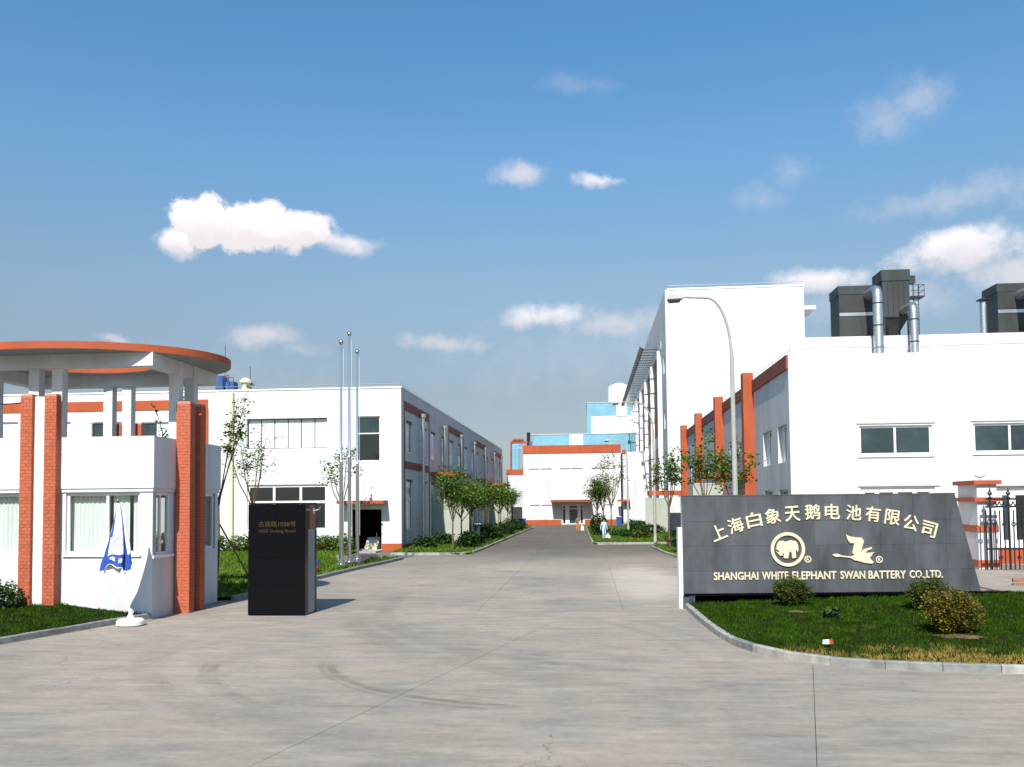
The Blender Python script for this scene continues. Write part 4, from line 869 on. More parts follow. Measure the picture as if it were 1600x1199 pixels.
# white right-hand wing
mb = MB().box(TXR+.003, TXR+34, TY0+.1, TY0+40, 0, WH); mb.build('wing_wall', 'white_render', tw)
fin_y = [102.7, 114.5, 127, 139, 151, 160, 167]
for y in fin_y: B(TX-.36, TX+.19, y, y+.5, 0, 20.3).build('fin', 'white_paint', tw)
B(TX-.05, TX+.195, TY0+6.003, TY1, 20.31, 21.15).build('fascia_beam', 'white_render', tw)
for a, b in zip([TY0+6]+fin_y, fin_y+[TY1]):                 # spandrels and dark glazing between the fins
    if b-a < 2: continue
    a += .6
    for z0, z1, m in ((.4, 3.9, 'glass_matte'), (3.902, 6.2, 'brown_render'), (6.202, 9.6, 'glass_matte'), (9.602, 11.0, 'grey_render'), (11.002, 14.2, 'brown_render'), (14.202, 20.2, 'glass_matte')):
        B(TX+.10, TX+.198, a, b-.05, z0, z1).build('pane' if 'glass' in m else 'spandrel', m, tw)
    B(TX+.04, TX+.099, a+1.2, a+2.0, .4, 20.2).build('orange_mullion', 'orange_render', tw)
# sun louvre: brackets and blades projecting over the road side
lv = B(TX-1.85, TX-1.72, 106, 166, 20.95, 21.25).build('louvre_edge', 'louvre_dark', tw)
for k in range(31): y = 106+k*2.0; MB().hexa([(TX-2.15, y, 20.8), (TX-1.6, y, 21.0), (TX-1.6, y+.12, 21.0), (TX-2.15, y+.12, 20.8), (TX-2.15, y, 21.5), (TX-1.6, y, 21.15), (TX-1.6, y+.12, 21.15), (TX-2.15, y+.12, 21.5)]).box(TX-1.599, TX-.01, y, y+.08, 21.0, 21.1).build('louvre_bracket', 'louvre_dark', lv)
for k in range(6): x = TX-1.5+k*.26; B(x, x+.05, 106, 166, 21.02, 21.07).build('louvre_blade', 'galvanised', lv)

# dust collectors on the wing roof, each with its duct
def collector(x0, x1, ztop, zbot, D, label, kind, duct):
    y = TY0+2.2; c = thing('dust_collector', ((x0+x1)/2, y+D/2, WH), label, 'dust collector', 'dust collectors on the white wing roof')
    cap = (ztop-zbot)*.16; hop = 2.3 if kind == 'hopper' else 0
    body = B(x0, x1, y, y+D, zbot+hop, ztop-cap).build('body', 'collector_grey', c); B(x0-.08, x1+.08, y-.08, y+D+.08, ztop-cap+.001, ztop).build('cap', 'collector_grey', c)
    mbr = MB(); n = 5
    for i in range(1, n): xx = x0+(x1-x0)*i/n; mbr.box(xx-.04, xx+.04, y-.06, y-.001, zbot+hop, ztop-cap-.01)
    for i in range(1, 5): yy = y+D*i/5; mbr.box(x0-.06, x0-.001, yy-.04, yy+.04, zbot+hop, ztop-cap-.01)
    if kind == 'hopper': mbr.build('stiffener', 'collector_dark', body)
    else:
        B(x0+.02, x1-.02, y-.05, y-.001, (zbot+ztop)/2-.35, (zbot+ztop)/2+.0).build('band', 'galvanised', body)
        B(x0+.02, x1-.02, y-.04, y-.001, (zbot+ztop)/2+.05, ztop-cap-.05).build('dark_grille', 'collector_dark', body)
        B(x1-1.3, x1-.5, y-.05, y-.001, zbot+.1, zbot+1.2).build('hatch', 'collector_dark', body)
    for fx in (x0+.1, x1-.25):
        for fy in (y+.1, y+D-.25): B(fx, fx+.15, fy, fy+.15, WH-.02, zbot+hop-.001).build('leg', 'collector_dark', c)
    if kind == 'hopper':
        xm_, ym_ = (x0+x1)/2, y+D/2
        MB().hexa([(xm_-.3, ym_-.3, WH+.3), (xm_+.3, ym_-.3, WH+.3), (xm_+.3, ym_+.3, WH+.3), (xm_-.3, ym_+.3, WH+.3), (x0+.1, y+.1, zbot+hop-.002), (x1-.1, y+.1, zbot+hop-.002), (x1-.1, y+D-.1, zbot+hop-.002), (x0+.1, y+D-.1, zbot+hop-.002)]).build('hopper', 'collector_dark', c)
        mb = MB()
        for s in (0, .5): mb.tube([(x1+.5+s, y+.3, WH), (x1+.5+s, y+.3, ztop-1.6)], .04, 5)
        for k in range(12): zz = WH+.3+k*.42; mb.tube([(x1+.5, y+.3, zz), (x1+1.0, y+.3, zz)], .03, 4)
        mb.build('ladder', 'collector_dark', c)
        pf = B(x1+.09, x1+1.5, y-.2, y+1.4, ztop-3.0, ztop-2.88).build('platform', 'collector_dark', c); mb = MB()
        for xx in (x1+.3, x1+.9, x1+1.45): mb.tube([(xx, y-.15, ztop-2.9), (xx, y-.15, ztop-1.7)], .035, 5)
        for zz in (ztop-1.7, ztop-2.3): mb.tube([(x1+.1, y-.15, zz), (x1+1.45, y-.15, zz), (x1+1.45, y+1.35, zz)], .035, 5)
        mb.build('guard_rail', 'collector_dark', pf); B(x1+.081, x1+.75, y+.3, y+1.2, ztop-1.4, ztop-.6).build('fan_box', 'collector_grey', c)
    # duct: elbow out of the front, then down outside the wing wall to the lower roof
    dxp, dzp, rr = duct; yo = TY0-.9; zend = QH+1.2
    d = MB().tube([(dxp, y-.02, dzp), (dxp, yo+.7, dzp), (dxp, yo+.28, dzp-.12), (dxp, yo+.06, dzp-.42), (dxp, yo, dzp-.9), (dxp, yo, zend)], rr, 14).build('duct', 'galvanised', c, smooth=True)
    z = dzp-1.6
    while z > zend+1: MB().lathe([(rr, 0), (rr+.07, .01), (rr+.07, .10), (rr, .11)], (dxp, yo, z), 14).build('flange', 'collector_dark', d); z -= 2.3
    return c
AT = lambda px, py: at(px, py, TY0+2.2)
zb_ = WH+.05
a, b = AT(1311, 480), AT(1366, 446); collector(a.x, b.x, b.z, zb_, 3.4, 'low square dark dust collector on the wing roof, leftmost, with a fat bright duct', 'box', (AT(1357, 500).x, AT(1352, 462).z, .50))
a, b = AT(1384, 480), AT(1420, 421); collector(a.x-.3, b.x, b.z, zb_, 3.0, 'tallest dark dust collector, on a hopper with ladder and platform', 'hopper', (AT(1411, 500).x, AT(1411, 486).z, .42))
a, b = AT(1562, 480), AT(1612, 442); collector(a.x-.2, b.x, b.z, zb_, 3.4, 'dark dust collector at the right edge of the roofs', 'box', (AT(1594, 500).x, AT(1590, 462).z, .50))
p = AT(1541, 470); vp = thing('exhaust_stack', (p.x, TY0+3, WH), 'short bright exhaust stack with rain cap beside the rightmost collector', 'stack')
MB().tube([(p.x, TY0+3, WH-.05), (p.x, TY0+3, p.z)], .36, 12).build('tube', 'galvanised', vp, smooth=True); MB().lathe([(.7, 0), (.65, .06), (.05, .3)], (p.x, TY0+3, p.z+.2), 12).build('rain_cap', 'collector_dark', vp); MB().tube([(p.x-.3, TY0+3, p.z-.1), (p.x-.3, TY0+3, p.z+.22)], .03, 5).tube([(p.x+.3, TY0+3, p.z-.1), (p.x+.3, TY0+3, p.z+.22)], .03, 5).build('cap_stay', 'collector_dark', vp)

# ------------------------------------------------------------------ building across the end of the road
FY = 128.5; FH = at(880, 696, FY).z; fx0, fx1 = at(818, 750, FY).x, at(970, 750, FY).x
fb = thing('office_building', ((fx0+fx1)/2, FY, 0), 'white building closing the road end with orange top band and wide entrance canopy', 'building')
fw_ = Wall((fx0, FY, 0), (1, 0, 0), (0, 1, 0)); FU = lambda px, py=800: at(px, py, FY).x-fx0; FZ = lambda py, px=880: at(px, py, FY).z
up = [(FU(a), FU(b), FZ(742), FZ(732)) for a, b in ((827, 844), (846, 863), (876, 892), (894, 911), (925, 941), (943, 960))]
lo = [(FU(a), FU(b), FZ(806.5), FZ(789)) for a, b in ((828, 844), (847, 862), (946, 959))]
dor = (FU(878), FU(912), .05, FZ(789))
for w in up+lo+[dor]: fw_.hole(*w)
mb = MB(); fw_.mesh(mb, 0, fx1-fx0, 0, FH-.002); mb.quad((fx1, FY, 0), (fx1, FY+30, 0), (fx1, FY+30, FH), (fx1, FY, FH)).quad((fx0, FY, 0), (fx0, FY, FH), (fx0, FY+30, FH), (fx0, FY+30, 0)).quad((fx0, FY, FH-.3), (fx1, FY, FH-.3), (fx1, FY+30, FH-.3), (fx0, FY+30, FH-.3)); mb.build('wall', 'white_render', fb)
for w in up: fw_.window(fb, *w, [.5], [], 'glass_pale', depth=.14)
for w in lo: fw_.window(fb, *w, [.5], [.6], 'glass_pale', depth=.14, fw=.09)
fw_.window(fb, *dor, [.18, .32, .74, .84], [.80], ['glass_dark', 'white_paint', 'glass_teal', 'white_paint', 'glass_dark'], depth=.14, fw=.14, name='entrance_door')
fw_.plate(fb, 'orange_band', 'orange_render', -.05, fx1-fx0+.05, FH-1.15, FH+.02, .08)
for a, b in ((0, FU(877)), (FU(913.5), fx1-fx0)): fw_.plate(fb, 'plinth', 'orange_render', a, b, 0, .72, .05)
B(fx0+FU(862), fx0+FU(925), FY-2.6, FY-.004, FZ(785), FZ(781.5)).build('canopy', 'brown_render', fb); B(fx0+FU(878), fx0+FU(912), FY-2.2, FY-.09, -.01, .12).build('step', 'kerb_stone', fb)
# lower wing on its left, side block on its right
lw = thing('office_annexe', (fx0-1.5, FY+1, 0), 'low white annexe with orange band left of the road-end building', 'building')
ax0 = at(792, 760, FY+1).x; az = at(805, 734, FY+1).z
B(ax0, fx0-.01, FY+1, FY+20, 0, az).build('wall', 'white_render', lw); B(ax0-.05, fx0-.012, FY+.93, FY+1-.002, az-.75, az+.02).build('orange_band', 'orange_render', lw)
B(ax0+.6, ax0+2.6, FY+.97, FY+.999, 2.9, 4.6).build('louvre_vent', 'grey_render', lw); B(ax0+.4, ax0+2.2, FY+.96, FY+.998, 0.02, 2.6).build('roller_door', 'collector_dark', lw)
sb = thing('stair_block', (6, FY-1, 0), 'slim white stair block with small orange cap at the right end of the road-end building', 'building')
s0, s1 = at(974, 780, FY-1).x, at(985, 780, FY-1).x
B(s0, s1+3, FY-1, FY+16, 0, at(980, 706, FY-1).z).build('wall', 'white_render', sb); B(s0-.05, s0+.55, FY-1.08, FY-1.004, at(980, 709, FY-1).z-.0, at(980, 703, FY-1).z).build('orange_cap', 'orange_render', sb)
B(s0-.8, s1-.1, FY-2.2, FY-1.006, at(975, 784, FY).z, at(975, 781, FY).z).build('canopy', 'orange_render', sb)
# blue plant buildings behind
def blue_block(px0, px1, ptop, Y, depth, label, whites):
    p, q = at(px0, ptop, Y), at(px1, ptop, Y); b = thing('plant_building', ((p.x+q.x)/2, Y, 0), label, 'building')
    B(p.x, q.x, Y, Y+depth, 0, p.z).build('wall', 'sky_blue_paint', b)
    for (a, c, t, bo) in whites: u, w = at(a, t, Y), at(c, bo, Y); B(u.x, w.x, Y-.06, Y-.003, w.z, u.z-.01).build('white_panel', 'white_paint', b)
    B(p.x-.1, q.x+.1, Y-.1, Y+depth+.1, p.z+.001, p.z+.12).build('coping', 'grey_render', b); return b
blue_block(832, 1000, 680, 158, 22, 'long low sky blue plant building behind the orange band', [(890, 911, 679.5, 700)])
blue_block(917, 1010, 630, 182, 25, 'taller sky blue and white plant block behind the road end', [(924, 1008, 651, 690), (963, 980, 629.5, 651.2)])
p = at(968, 628, 190); tk = thing('water_tank', (p.x, 192, p.z-2), 'cream water tank on top of the taller blue block', 'tank')
rt = (at(986, 615, 192).x-at(951, 615, 192).x)/2
MB().lathe([(rt, 0), (rt, at(968, 606, 192).z-p.z+2), (rt*.8, at(968, 603, 192).z-p.z+2), (rt*.3, at(968, 600, 192).z-p.z+2.1)], (p.x, 192, p.z-2), 24).build('shell', 'white_paint', tk, smooth=True)
MB().box(p.x-rt-.2, p.x+rt+.2, 192-rt, 192+rt, p.z-2.4, p.z-2.01).build('base', 'grey_render', tk)
# steel plant frame left of it
fr = thing('pipe_frame', (at(812, 735, 150).x, 150, 0), 'blue and red steel pipe frame left of the blue building', 'pipe rack')
F = lambda px, py: at(px, py, 150)
for px, m in ((803, 'sky_blue_paint'), (808, 'sky_blue_paint'), (829, 'machine_blue')): a = F(px, 694); B(a.x-.28, a.x+.28, 149.7, 150.3, 0, a.z).build('column', m, fr)
MB().tube([F(800, 735), F(800, 692), F(803, 688), F(818, 688)], .28, 8).build('pipe', 'brown_render', fr, smooth=True); a, b = F(801, 693), F(832, 687); B(a.x, b.x, 149.75, 150.25, b.z-.62, b.z-.32).build('beam', 'brown_render', fr)
a = F(826, 700); MB().tube([(a.x, 150, 0), (a.x, 150, F(826, 676).z)], .3, 8).build('stack', 'iron_black', fr, smooth=True); a, b = F(812, 735), F(829, 698)
MB().lathe([(.9, 0), (.9, (b.z-a.z)*.45), (.3, (b.z-a.z)*.62)], ((a.x+b.x)/2+.4, 151, a.z-1.4), 12).build('vessel', 'collector_dark', fr, smooth=True); B(a.x-.2, b.x+.2, 149.65, 150.35, F(812, 702).z, F(812, 699).z).build('beam', 'sky_blue_paint', fr)

# ------------------------------------------------------------------ gate post, iron fence, odd pieces on the right
g0 = at(1530, 880, 40.4).x; g1 = at(1561, 880, 40.4).x
gt = thing('gate_post', ((g0+g1)/2, 41.4, 0), 'white gate post with red bands and red cap behind the right end of the sign', 'gate post')
B(g0, g1, 40.4, 42.4, 0, 3.66).build('shaft', 'white_render', gt)
for z0, z1, e, m in ((3.661, 3.84, .16, 'orange_render'), (2.93, 3.10, .16, 'orange_render'), (1.60, 1.90, .03, 'brick_red'), (.10, .40, .03, 'brick_red')): B(g0-e, g1+e, 40.4-e, 42.4+e, z0, z1).build('band', m, gt)
c = at(1531, 752, 41); cl_ = thing('post_lamp', (c.x, 41, 3.84), 'small pale lamp fitting standing on the red-banded gate post', 'lamp')
MB().tube([(c.x, 41, 3.841), (c.x, 41, 4.0)], .02, 6).build('stem', 'pole_paint', cl_); MB().tube([(c.x-.24, 41, 4.08), (c.x-.05, 41, 4.0), (c.x+.08, 41, 4.02), (c.x+.25, 41, 4.1)], [.03, .06, .06, .03], 8).build('head', 'pole_paint', cl_, smooth=True)
fx = [at(1543+i*7.2, 880, 39.6).x for i in range(26)]
fe = thing('iron_fence', (fx[0], 39.6, 0), 'black wrought iron fence with spear points right of the gate post', 'fence')
for i, x in enumerate(fx):
    tall = i % 4 == 1; zt_ = 3.35 if tall else 2.85
    o = MB().tube([(x, 39.6, .05), (x, 39.6, zt_-.3)], .05 if tall else .03, 6).build('bar', 'iron_black', fe)
    if tall: MB().lathe([(.03, 0), (.10, .05), (.03, .10), (.03, .14), (.11, .22), (.05, .32), (.005, .5)], (x, 39.6, zt_-.32), 8).build('spear_point', 'iron_black', o)
    elif i % 2 == 0: MB().tube([(x+.08*math.cos(t*TW/12), 39.6, 1.95+.08*math.sin(t*TW/12)) for t in range(13)], .024, 5).build('ring', 'iron_black', o)
    else: MB().tube([(x+.07*math.cos(t*TW/12), 39.6, .55+.07*math.sin(t*TW/12)) for t in range(13)], .024, 5).build('ring', 'iron_black', o)
for z in (2.98, 2.66, .88): B(fx[0], fx[-1], 39.57, 39.63, z, z+.08).build('rail', 'iron_black', fe)
for i in range(0, len(fx)-1): MB().tube([(fx[i]+(fx[i+1]-fx[i])*t/8, 39.6, 2.92-.16*math.sin(math.pi*t/8)) for t in range(9)], .026, 5).build('scroll', 'iron_black', fe)
p = gnd(1598, 917); wb = thing('timber_offcut', (p.x, p.y, 0), 'short brown timber offcuts on the pale concrete behind the right bed', 'timber')
B(p.x-.3, p.x+1.2, p.y, p.y+.12, .16, .28).build('plank', 'wood', wb); B(p.x-.3, p.x+1.0, p.y-.02, p.y+.15, 0.004, .10).build('plank', 'wood', wb); B(p.x+.2, p.x+.35, p.y+.02, p.y+.11, .101, .159).build('block', 'wood', wb)
tag(MB().hexa([(13.2, 27.2, .0), (40, 28, .0), (40, 39, .0), (13.2, 39, .0), (13.2, 27.2, .05), (40, 28, .05), (40, 39, .06), (13.2, 39, .06)]).build('pavement', 'concrete_road'), kind='structure')
p = gnd(1293, 1006, .2); lt = thing('drink_carton', (p.x, p.y, .18), 'crushed red and white drink carton lying on the turf', 'litter')
MB().hexa([(p.x-.10, p.y-.04, .2), (p.x+.02, p.y-.05, .2), (p.x+.02, p.y+.04, .2), (p.x-.10, p.y+.04, .2), (p.x-.09, p.y-.03, .28), (p.x+.02, p.y-.04, .29), (p.x+.02, p.y+.03, .28), (p.x-.09, p.y+.03, .27)]).build('body', 'plastic_white', lt); MB().hexa([(p.x+.021, p.y-.05, .2), (p.x+.10, p.y-.04, .2), (p.x+.10, p.y+.04, .2), (p.x+.021, p.y+.04, .2), (p.x+.021, p.y-.04, .29), (p.x+.09, p.y-.03, .30), (p.x+.09, p.y+.03, .29), (p.x+.021, p.y+.03, .28)]).build('flap', 'red_paint', lt)

# ------------------------------------------------------------------ street lamps
def street_lamp(x, y, h, arm, label):
    s = thing('street_lamp', (x, y, .05), label, 'street lamp', 'street lamps right of the road')
    MB().lathe([(.20, 0), (.20, .05), (.13, .07), (.12, .55), (.10, .6)], (x, y, .08), 14).build('base', 'pole_paint', s, smooth=True)
    MB().tube([(x, y, .1), (x, y, 4), (x-.02, y, h-2.2)] + [(x-.03-arm*.75*(1-math.cos(t*math.pi/16))*.62, y, h-2.2+2.1*math.sin(t*math.pi/16)) for t in range(1, 9)] + [(x-arm, y, h-.05)], [.105, .09, .07]+[.045]*8+[.04], 10).build('pole', 'pole_paint', s, smooth=True)
    hd = MB().hexa([(x-arm-.48, y-.12, h-.16), (x-arm+.12, y-.10, h-.13), (x-arm+.12, y+.10, h-.13), (x-arm-.48, y+.12, h-.16), (x-arm-.42, y-.09, h+.03), (x-arm+.12, y-.06, h+.02), (x-arm+.12, y+.06, h+.02), (x-arm-.42, y+.09, h+.03)]).build('lamp_head', 'pole_paint', s, bevel=.03)
    MB().hexa([(x-arm-.38, y-.08, h-.25), (x-arm-.02, y-.07, h-.23), (x-arm-.02, y+.07, h-.23), (x-arm-.38, y+.08, h-.25), (x-arm-.44, y-.11, h-.161), (x-arm+.04, y-.10, h-.14), (x-arm+.04, y+.10, h-.14), (x-arm-.44, y+.11, h-.161)]).build('lens', 'collector_grey', hd)
street_lamp(at(1149, 780, 31.5).x, 31.5, 10.25, 1.75, 'tallest street lamp, its curved arm reaching left above the sign')
street_lamp(4.56, 63.6, 10.2, 2.4, 'second street lamp from the camera, at the corner of the side lane')
street_lamp(3.96, 93.2, 9.6, 1.9, 'farthest street lamp, thin against the fins of the tall factory')
bn = thing('waste_bin', (3.95, 118.5, 0), 'blue waste bin by the wall at the right of the road end', 'bin'); p, q = at(963, 812, 118.5), at(972, 820, 118.5)
MB().hexa([(p.x+.06, 118.2, .0), (q.x-.06, 118.2, .0), (q.x-.06, 118.9, .0), (p.x+.06, 118.9, .0), (p.x, 118.1, 1.1), (q.x, 118.1, 1.1), (q.x, 119, 1.1), (p.x, 119, 1.1)]).build('body', 'bin_blue', bn); B(p.x-.03, q.x+.03, 118.05, 119.05, 1.101, 1.2).build('lid', 'bin_blue', bn)
bn = thing('waste_bin', (-6.6, 108.5, 0), 'blue waste bin at the far end of the left row of trees', 'bin')
MB().hexa([(-8.3, 106.2, .1), (-7.7, 106.2, .1), (-7.7, 106.8, .1), (-8.3, 106.8, .1), (-8.4, 106.1, 1.2), (-7.6, 106.1, 1.2), (-7.6, 106.9, 1.2), (-8.4, 106.9, 1.2)]).build('body', 'bin_blue', bn); B(-8.45, -7.55, 106.05, 106.95, 1.201, 1.3).build('lid', 'bin_blue', bn)
bk = thing('bucket', (5.35, 61.3, 0), 'small red bucket in the shrubs beside the second street lamp', 'bucket'); MB().lathe([(.14, 0), (.2, .38), (.21, .40)], (5.3, 61.2, .1), 12).build('pail', 'red_paint', bk, smooth=True); MB().tube([(5.3+.2*math.cos(t*math.pi/8), 61.2, .5+.18*math.sin(t*math.pi/8)) for t in range(9)], .012, 5).build('handle', 'galvanised', bk)

# ------------------------------------------------------------------ plants
def leaf(V, F, c, s, rng):
    a = rng.uniform(0, TW); tilt = rng.uniform(-.9, .9); roll = rng.uniform(-.8, .8)
    d = Vector((math.cos(a)*math.cos(tilt), math.sin(a)*math.cos(tilt), math.sin(tilt))); n = Vector((-math.sin(a), math.cos(a), roll)).normalized(); n = (n-d*n.dot(d)).normalized()
    k = len(V); w = s*.42; up = d.cross(n)*s*.12
    V += [tuple(c), tuple(c+d*s*.5+n*w+up), tuple(c+d*s), tuple(c+d*s*.5-n*w+up)]; F += [(k, k+1, k+2, k+3)]
def crown_obj(name, V, F, m, parent):
    mb = MB(); mb.v, mb.f = V, F; return mb.build(name, m, parent)
def tree(x, y, z, h, fork, spread, nb, leaves, ls, m, label, group, seed, r0=.07, cl=.35, lean=(0, 0), tips=.55, sub=3, cat='tree', name='young_tree', tilt=None):
    """slim nursery tree: trunk, limbs leaving at the fork, leaf clumps strung along limbs and twigs"""
    rng = random.Random(seed); tilt = tilt or lean; t = thing(name, (x, y, z), label, cat, group); mb = MB(); base = Vector((x, y, z-.05))
    fk = base+Vector((lean[0]*fork, lean[1]*fork, fork)); mid = base.lerp(fk, .5)+Vector((rng.uniform(-.06, .06), rng.uniform(-.06, .06), 0))
    mb.tube([base, base.lerp(mid, .5), mid, fk], [r0*1.25, r0, r0*.9, r0*.8], 8); sites = []
    for i in range(nb):
        a = TW*i/nb+rng.uniform(-.5, .5); out = spread*rng.uniform(.45, 1.0); top = h-fork; tt = top*rng.uniform(.62, 1.0)
        if i == 0: out *= .25; tt = top
        st = fk-Vector((0, 0, rng.uniform(0, fork*.18))); end = Vector((fk.x+out*math.cos(a)+tilt[0]*tt, fk.y+out*math.sin(a)+tilt[1]*tt, fk.z+tt))
        m1 = st.lerp(end, .4)+Vector((math.cos(a), math.sin(a), 0))*out*.16; m2 = st.lerp(end, .75)+Vector((rng.uniform(-.1, .1), rng.uniform(-.1, .1), 0))
        mb.tube([st, m1, m2, end], [r0*.55, r0*.4, r0*.26, r0*.1], 6)
        sites += [(m1.lerp(m2, .5), .6), (m2, 1), (m2.lerp(end, .5), 1), (end, 1)]
        for s in range(sub):
            q = m1.lerp(end, rng.uniform(.05, .85)); e = q+Vector((rng.uniform(-1, 1), rng.uniform(-1, 1), rng.uniform(-.1, .8)))*spread*.42
            mb.tube([q, q.lerp(e, .5)+Vector((0, 0, .05)), e], [r0*.22, r0*.14, r0*.06], 5); sites += [(q.lerp(e, .6), .8), (e, 1)]
    mb.build('trunk', 'bark', t, smooth=True); V = []; F = []
    for _ in range(leaves):
        c, w = rng.choice(sites)
        if rng.random() > w: continue
        g = Vector((rng.gauss(0, 1), rng.gauss(0, 1), rng.gauss(0, .8)))*cl*tips
        leaf(V, F, c+g, ls*rng.uniform(.6, 1.25), rng)
    crown_obj('crown', V, F, m, t); return t
def bush(x, y, z, rx, rz, n, ls, m, label, group, seed, ry=None, name='shrub', cat='shrub', stem=True):
    rng = random.Random(seed); b = thing(name, (x, y, z), label, cat, group); ry = ry or rx; mb = MB()
    for i in range(7):
        a = TW*i/7+rng.uniform(-.3, .3); e = Vector((x+rx*.7*math.cos(a), y+ry*.7*math.sin(a), z+rz*rng.uniform(1.0, 1.7)))
        mb.tube([(x+.05*math.cos(a), y+.05*math.sin(a), z-.05), Vector((x, y, z)).lerp(e, .5)+Vector((0, 0, .05)), e], [.022, .016, .006], 5)
    mb.build('stem', 'bark', b); V = []; F = []; ph = [rng.uniform(0, 6) for _ in range(6)]
    for _ in range(n):
        u = rng.uniform(-1, 1); a = rng.uniform(0, TW); lump = 1+.14*math.sin(3*a+ph[0]+2*u)+.10*math.sin(5*a+ph[1])*math.cos(4*u+ph[2])+.07*math.sin(9*a+7*u+ph[3]); rr = (rng.uniform(.55, 1.0) if rng.random() < .75 else rng.uniform(.95, 1.12))*lump
        s = math.sqrt(1-u*u); c = Vector((x+rx*rr*s*math.cos(a), y+ry*rr*s*math.sin(a), z+rz*(1.0+(u*rr)*.98)+.05)); leaf(V, F, c, ls*rng.uniform(.6, 1.3), rng)
    crown_obj('foliage', V, F, m, b); return b
# three clipped shrubs in the sign bed
p = gnd(1237, 947, .20); bush(p.x, p.y, z_right(p.x, p.y), .46, .345, 7000, .047, 'leaf_olive', 'rounded olive shrub before the English lettering of the sign', 'clipped shrubs in the sign bed', 1)
p = gnd(1453, 953, .27); bush(p.x, p.y, z_right(p.x, p.y), .50, .36, 7000, .047, 'leaf_olive', 'green rounded shrub right of the swan, behind the yellow one', 'clipped shrubs in the sign bed', 2)
p = gnd(1489, 984, .24); bush(p.x, p.y, z_right(p.x, p.y), .52, .43, 7600, .049, 'leaf_yellow', 'yellow leaved rounded shrub nearest the kerb', 'clipped shrubs in the sign bed', 3)
p = gnd(1298, 962, .26); bush(p.x, p.y, z_right(p.x, p.y)-.03, .20, .10, 150, .09, 'leaf_dark', 'small leafy weed in the turf below the swan emblem', None, 4, name='weed', cat='plant')
for i, (px, py, r_) in enumerate(((1243, 951, .34), (1492, 987, .50))):
    p = gnd(px, py, .27); V = [(p.x, p.y, z_right(p.x, p.y)+.05)]; F = []
    for k in range(16): rr = r_*(1+.2*math.sin(k*2.1)); V.append((p.x+.1+rr*math.cos(TW*k/16), p.y+rr*.7*math.sin(TW*k/16), z_right(p.x, p.y)+.02)); F.append((0, k+1, (k+1) % 16+1))
    m_ = MB(); m_.v, m_.f = V, F; tag(m_.build('soil_patch', 'soil'), kind='structure')
p = gnd(6, 955, .3); bush(p.x-.1, p.y, .25, .50, .36, 1400, .09, 'leaf_dark', 'dark round shrub at the left edge before the booth', None, 5)
# trees round the booth and flagpoles
tree(-14.0, 36.3, .1, 5.9, 3.3, 1.5, 6, 620, .12, 'leaf_green', 'slender sparse tree with bare limbs left of the black pillar', None, 21, r0=.055, cl=.28, sub=4)
tree(-15.0, 53.6, .1, 6.5, 3.3, 1.5, 5, 420, .19, 'leaf_green', 'thin small-leaved tree behind the flagpoles', None, 22, r0=.07, cl=.34, sub=3)
tree(-13.35, 31.2, .1, 7.3, 3.3, .45, 4, 560, .12, 'leaf_green', 'leaning sparse tree rising behind the right side of the booth', None, 23, r0=.05, cl=.18, lean=(.02, 0), tilt=(.27, 0), sub=2)
tree(-14.7, 30.6, .1, 6.8, 2.8, .8, 4, 300, .15, 'leaf_green', 'bare-limbed tree seen through the open storey of the booth', None, 24, r0=.07, cl=.22, lean=(0.03, 0), sub=3)
for i, (a, b, lab) in enumerate((((322, 782, 33.0), (392, 850, 35.5), 'long brown timber prop leaning down to the tree behind the black pillar'), ((325, 795, 33.0), (336, 852, 34.0), 'short steep timber prop just right of the booth'))):
    p, q = at(*a), at(*b); q.z = .05; st_ = MB().tube([p, q], .035, 6).build('timber_prop', 'wood'); tag(st_, lab, 'prop')
# row on the left lawn
ly = [57.3, 61.5, 65.0, 69.0, 74.0, 79.0, 84.0, 89.5, 95.5, 102.0]
for i, y in enumerate(ly):
    rr = random.Random(40+i)
    tree(-8.75+rr.uniform(-.35, .35), y, .1, 4.85+rr.uniform(-.55, .5), 2.3+rr.uniform(-.25, .3), 1.15+rr.uniform(-.25, .3), 7+i % 3, (2300 if i < 5 else 1300)+rr.randint(-400, 500), (.145 if i < 5 else .19), 'leaf_green', 'small leafy tree on the left lawn, %s of the row from the camera' % ORD[i], 'row of small trees on the left lawn', 60+i, r0=.06, cl=.55, sub=3)
for i, (x, y, r, h) in enumerate([(-8.0, 59.2, .72, .52), (-8.4, 65.5, .6, .34), (-8.3, 71.8, .95, .56), (-8.2, 75.4, 1.1, .62), (-8.3, 79.2, .8, .42), (-8.2, 84.5, 1.1, .55), (-8.4, 90.5, .9, .48), (-8.2, 96.5, 1.1, .58), (-8.3, 104, 1.0, .5)]):
    bush(x, y, .1, r, h, 1500 if i < 5 else 800, .16 if i < 5 else .22, 'leaf_dark', 'dark rounded shrub under the left row of trees, %s from the camera' % ORD[i], 'dark shrubs under the left row', 80+i, ry=r*1.15)
for i, (x, y) in enumerate([(-11.0, 59.5), (-10.6, 63.6), (-10.9, 66.4)]): bush(x, y, .08, .8, .38, 500, .2, 'leaf_dark', 'low dark plant against the left workshop wall, %s from the corner' % ORD[i], 'low plants at the workshop wall', 95+i)
# hedge before the left workshop
for i in range(6): bush(-15.9-i*1.35, 56.6, .05, .85, .5, 520, .19, 'leaf_green', 'bright green hedge shrub at the workshop front, %s left of the doorway' % ORD[i], 'hedge at the workshop front', 110+i, name='hedge_shrub')
for i in range(5): bush(-24.6-i*1.6, 56.4, .05, 1.0, .62, 420, .24, 'leaf_green', 'bright green hedge shrub left of the cream downpipe, %s from it' % ORD[i], 'hedge at the workshop front', 120+i, name='hedge_shrub')
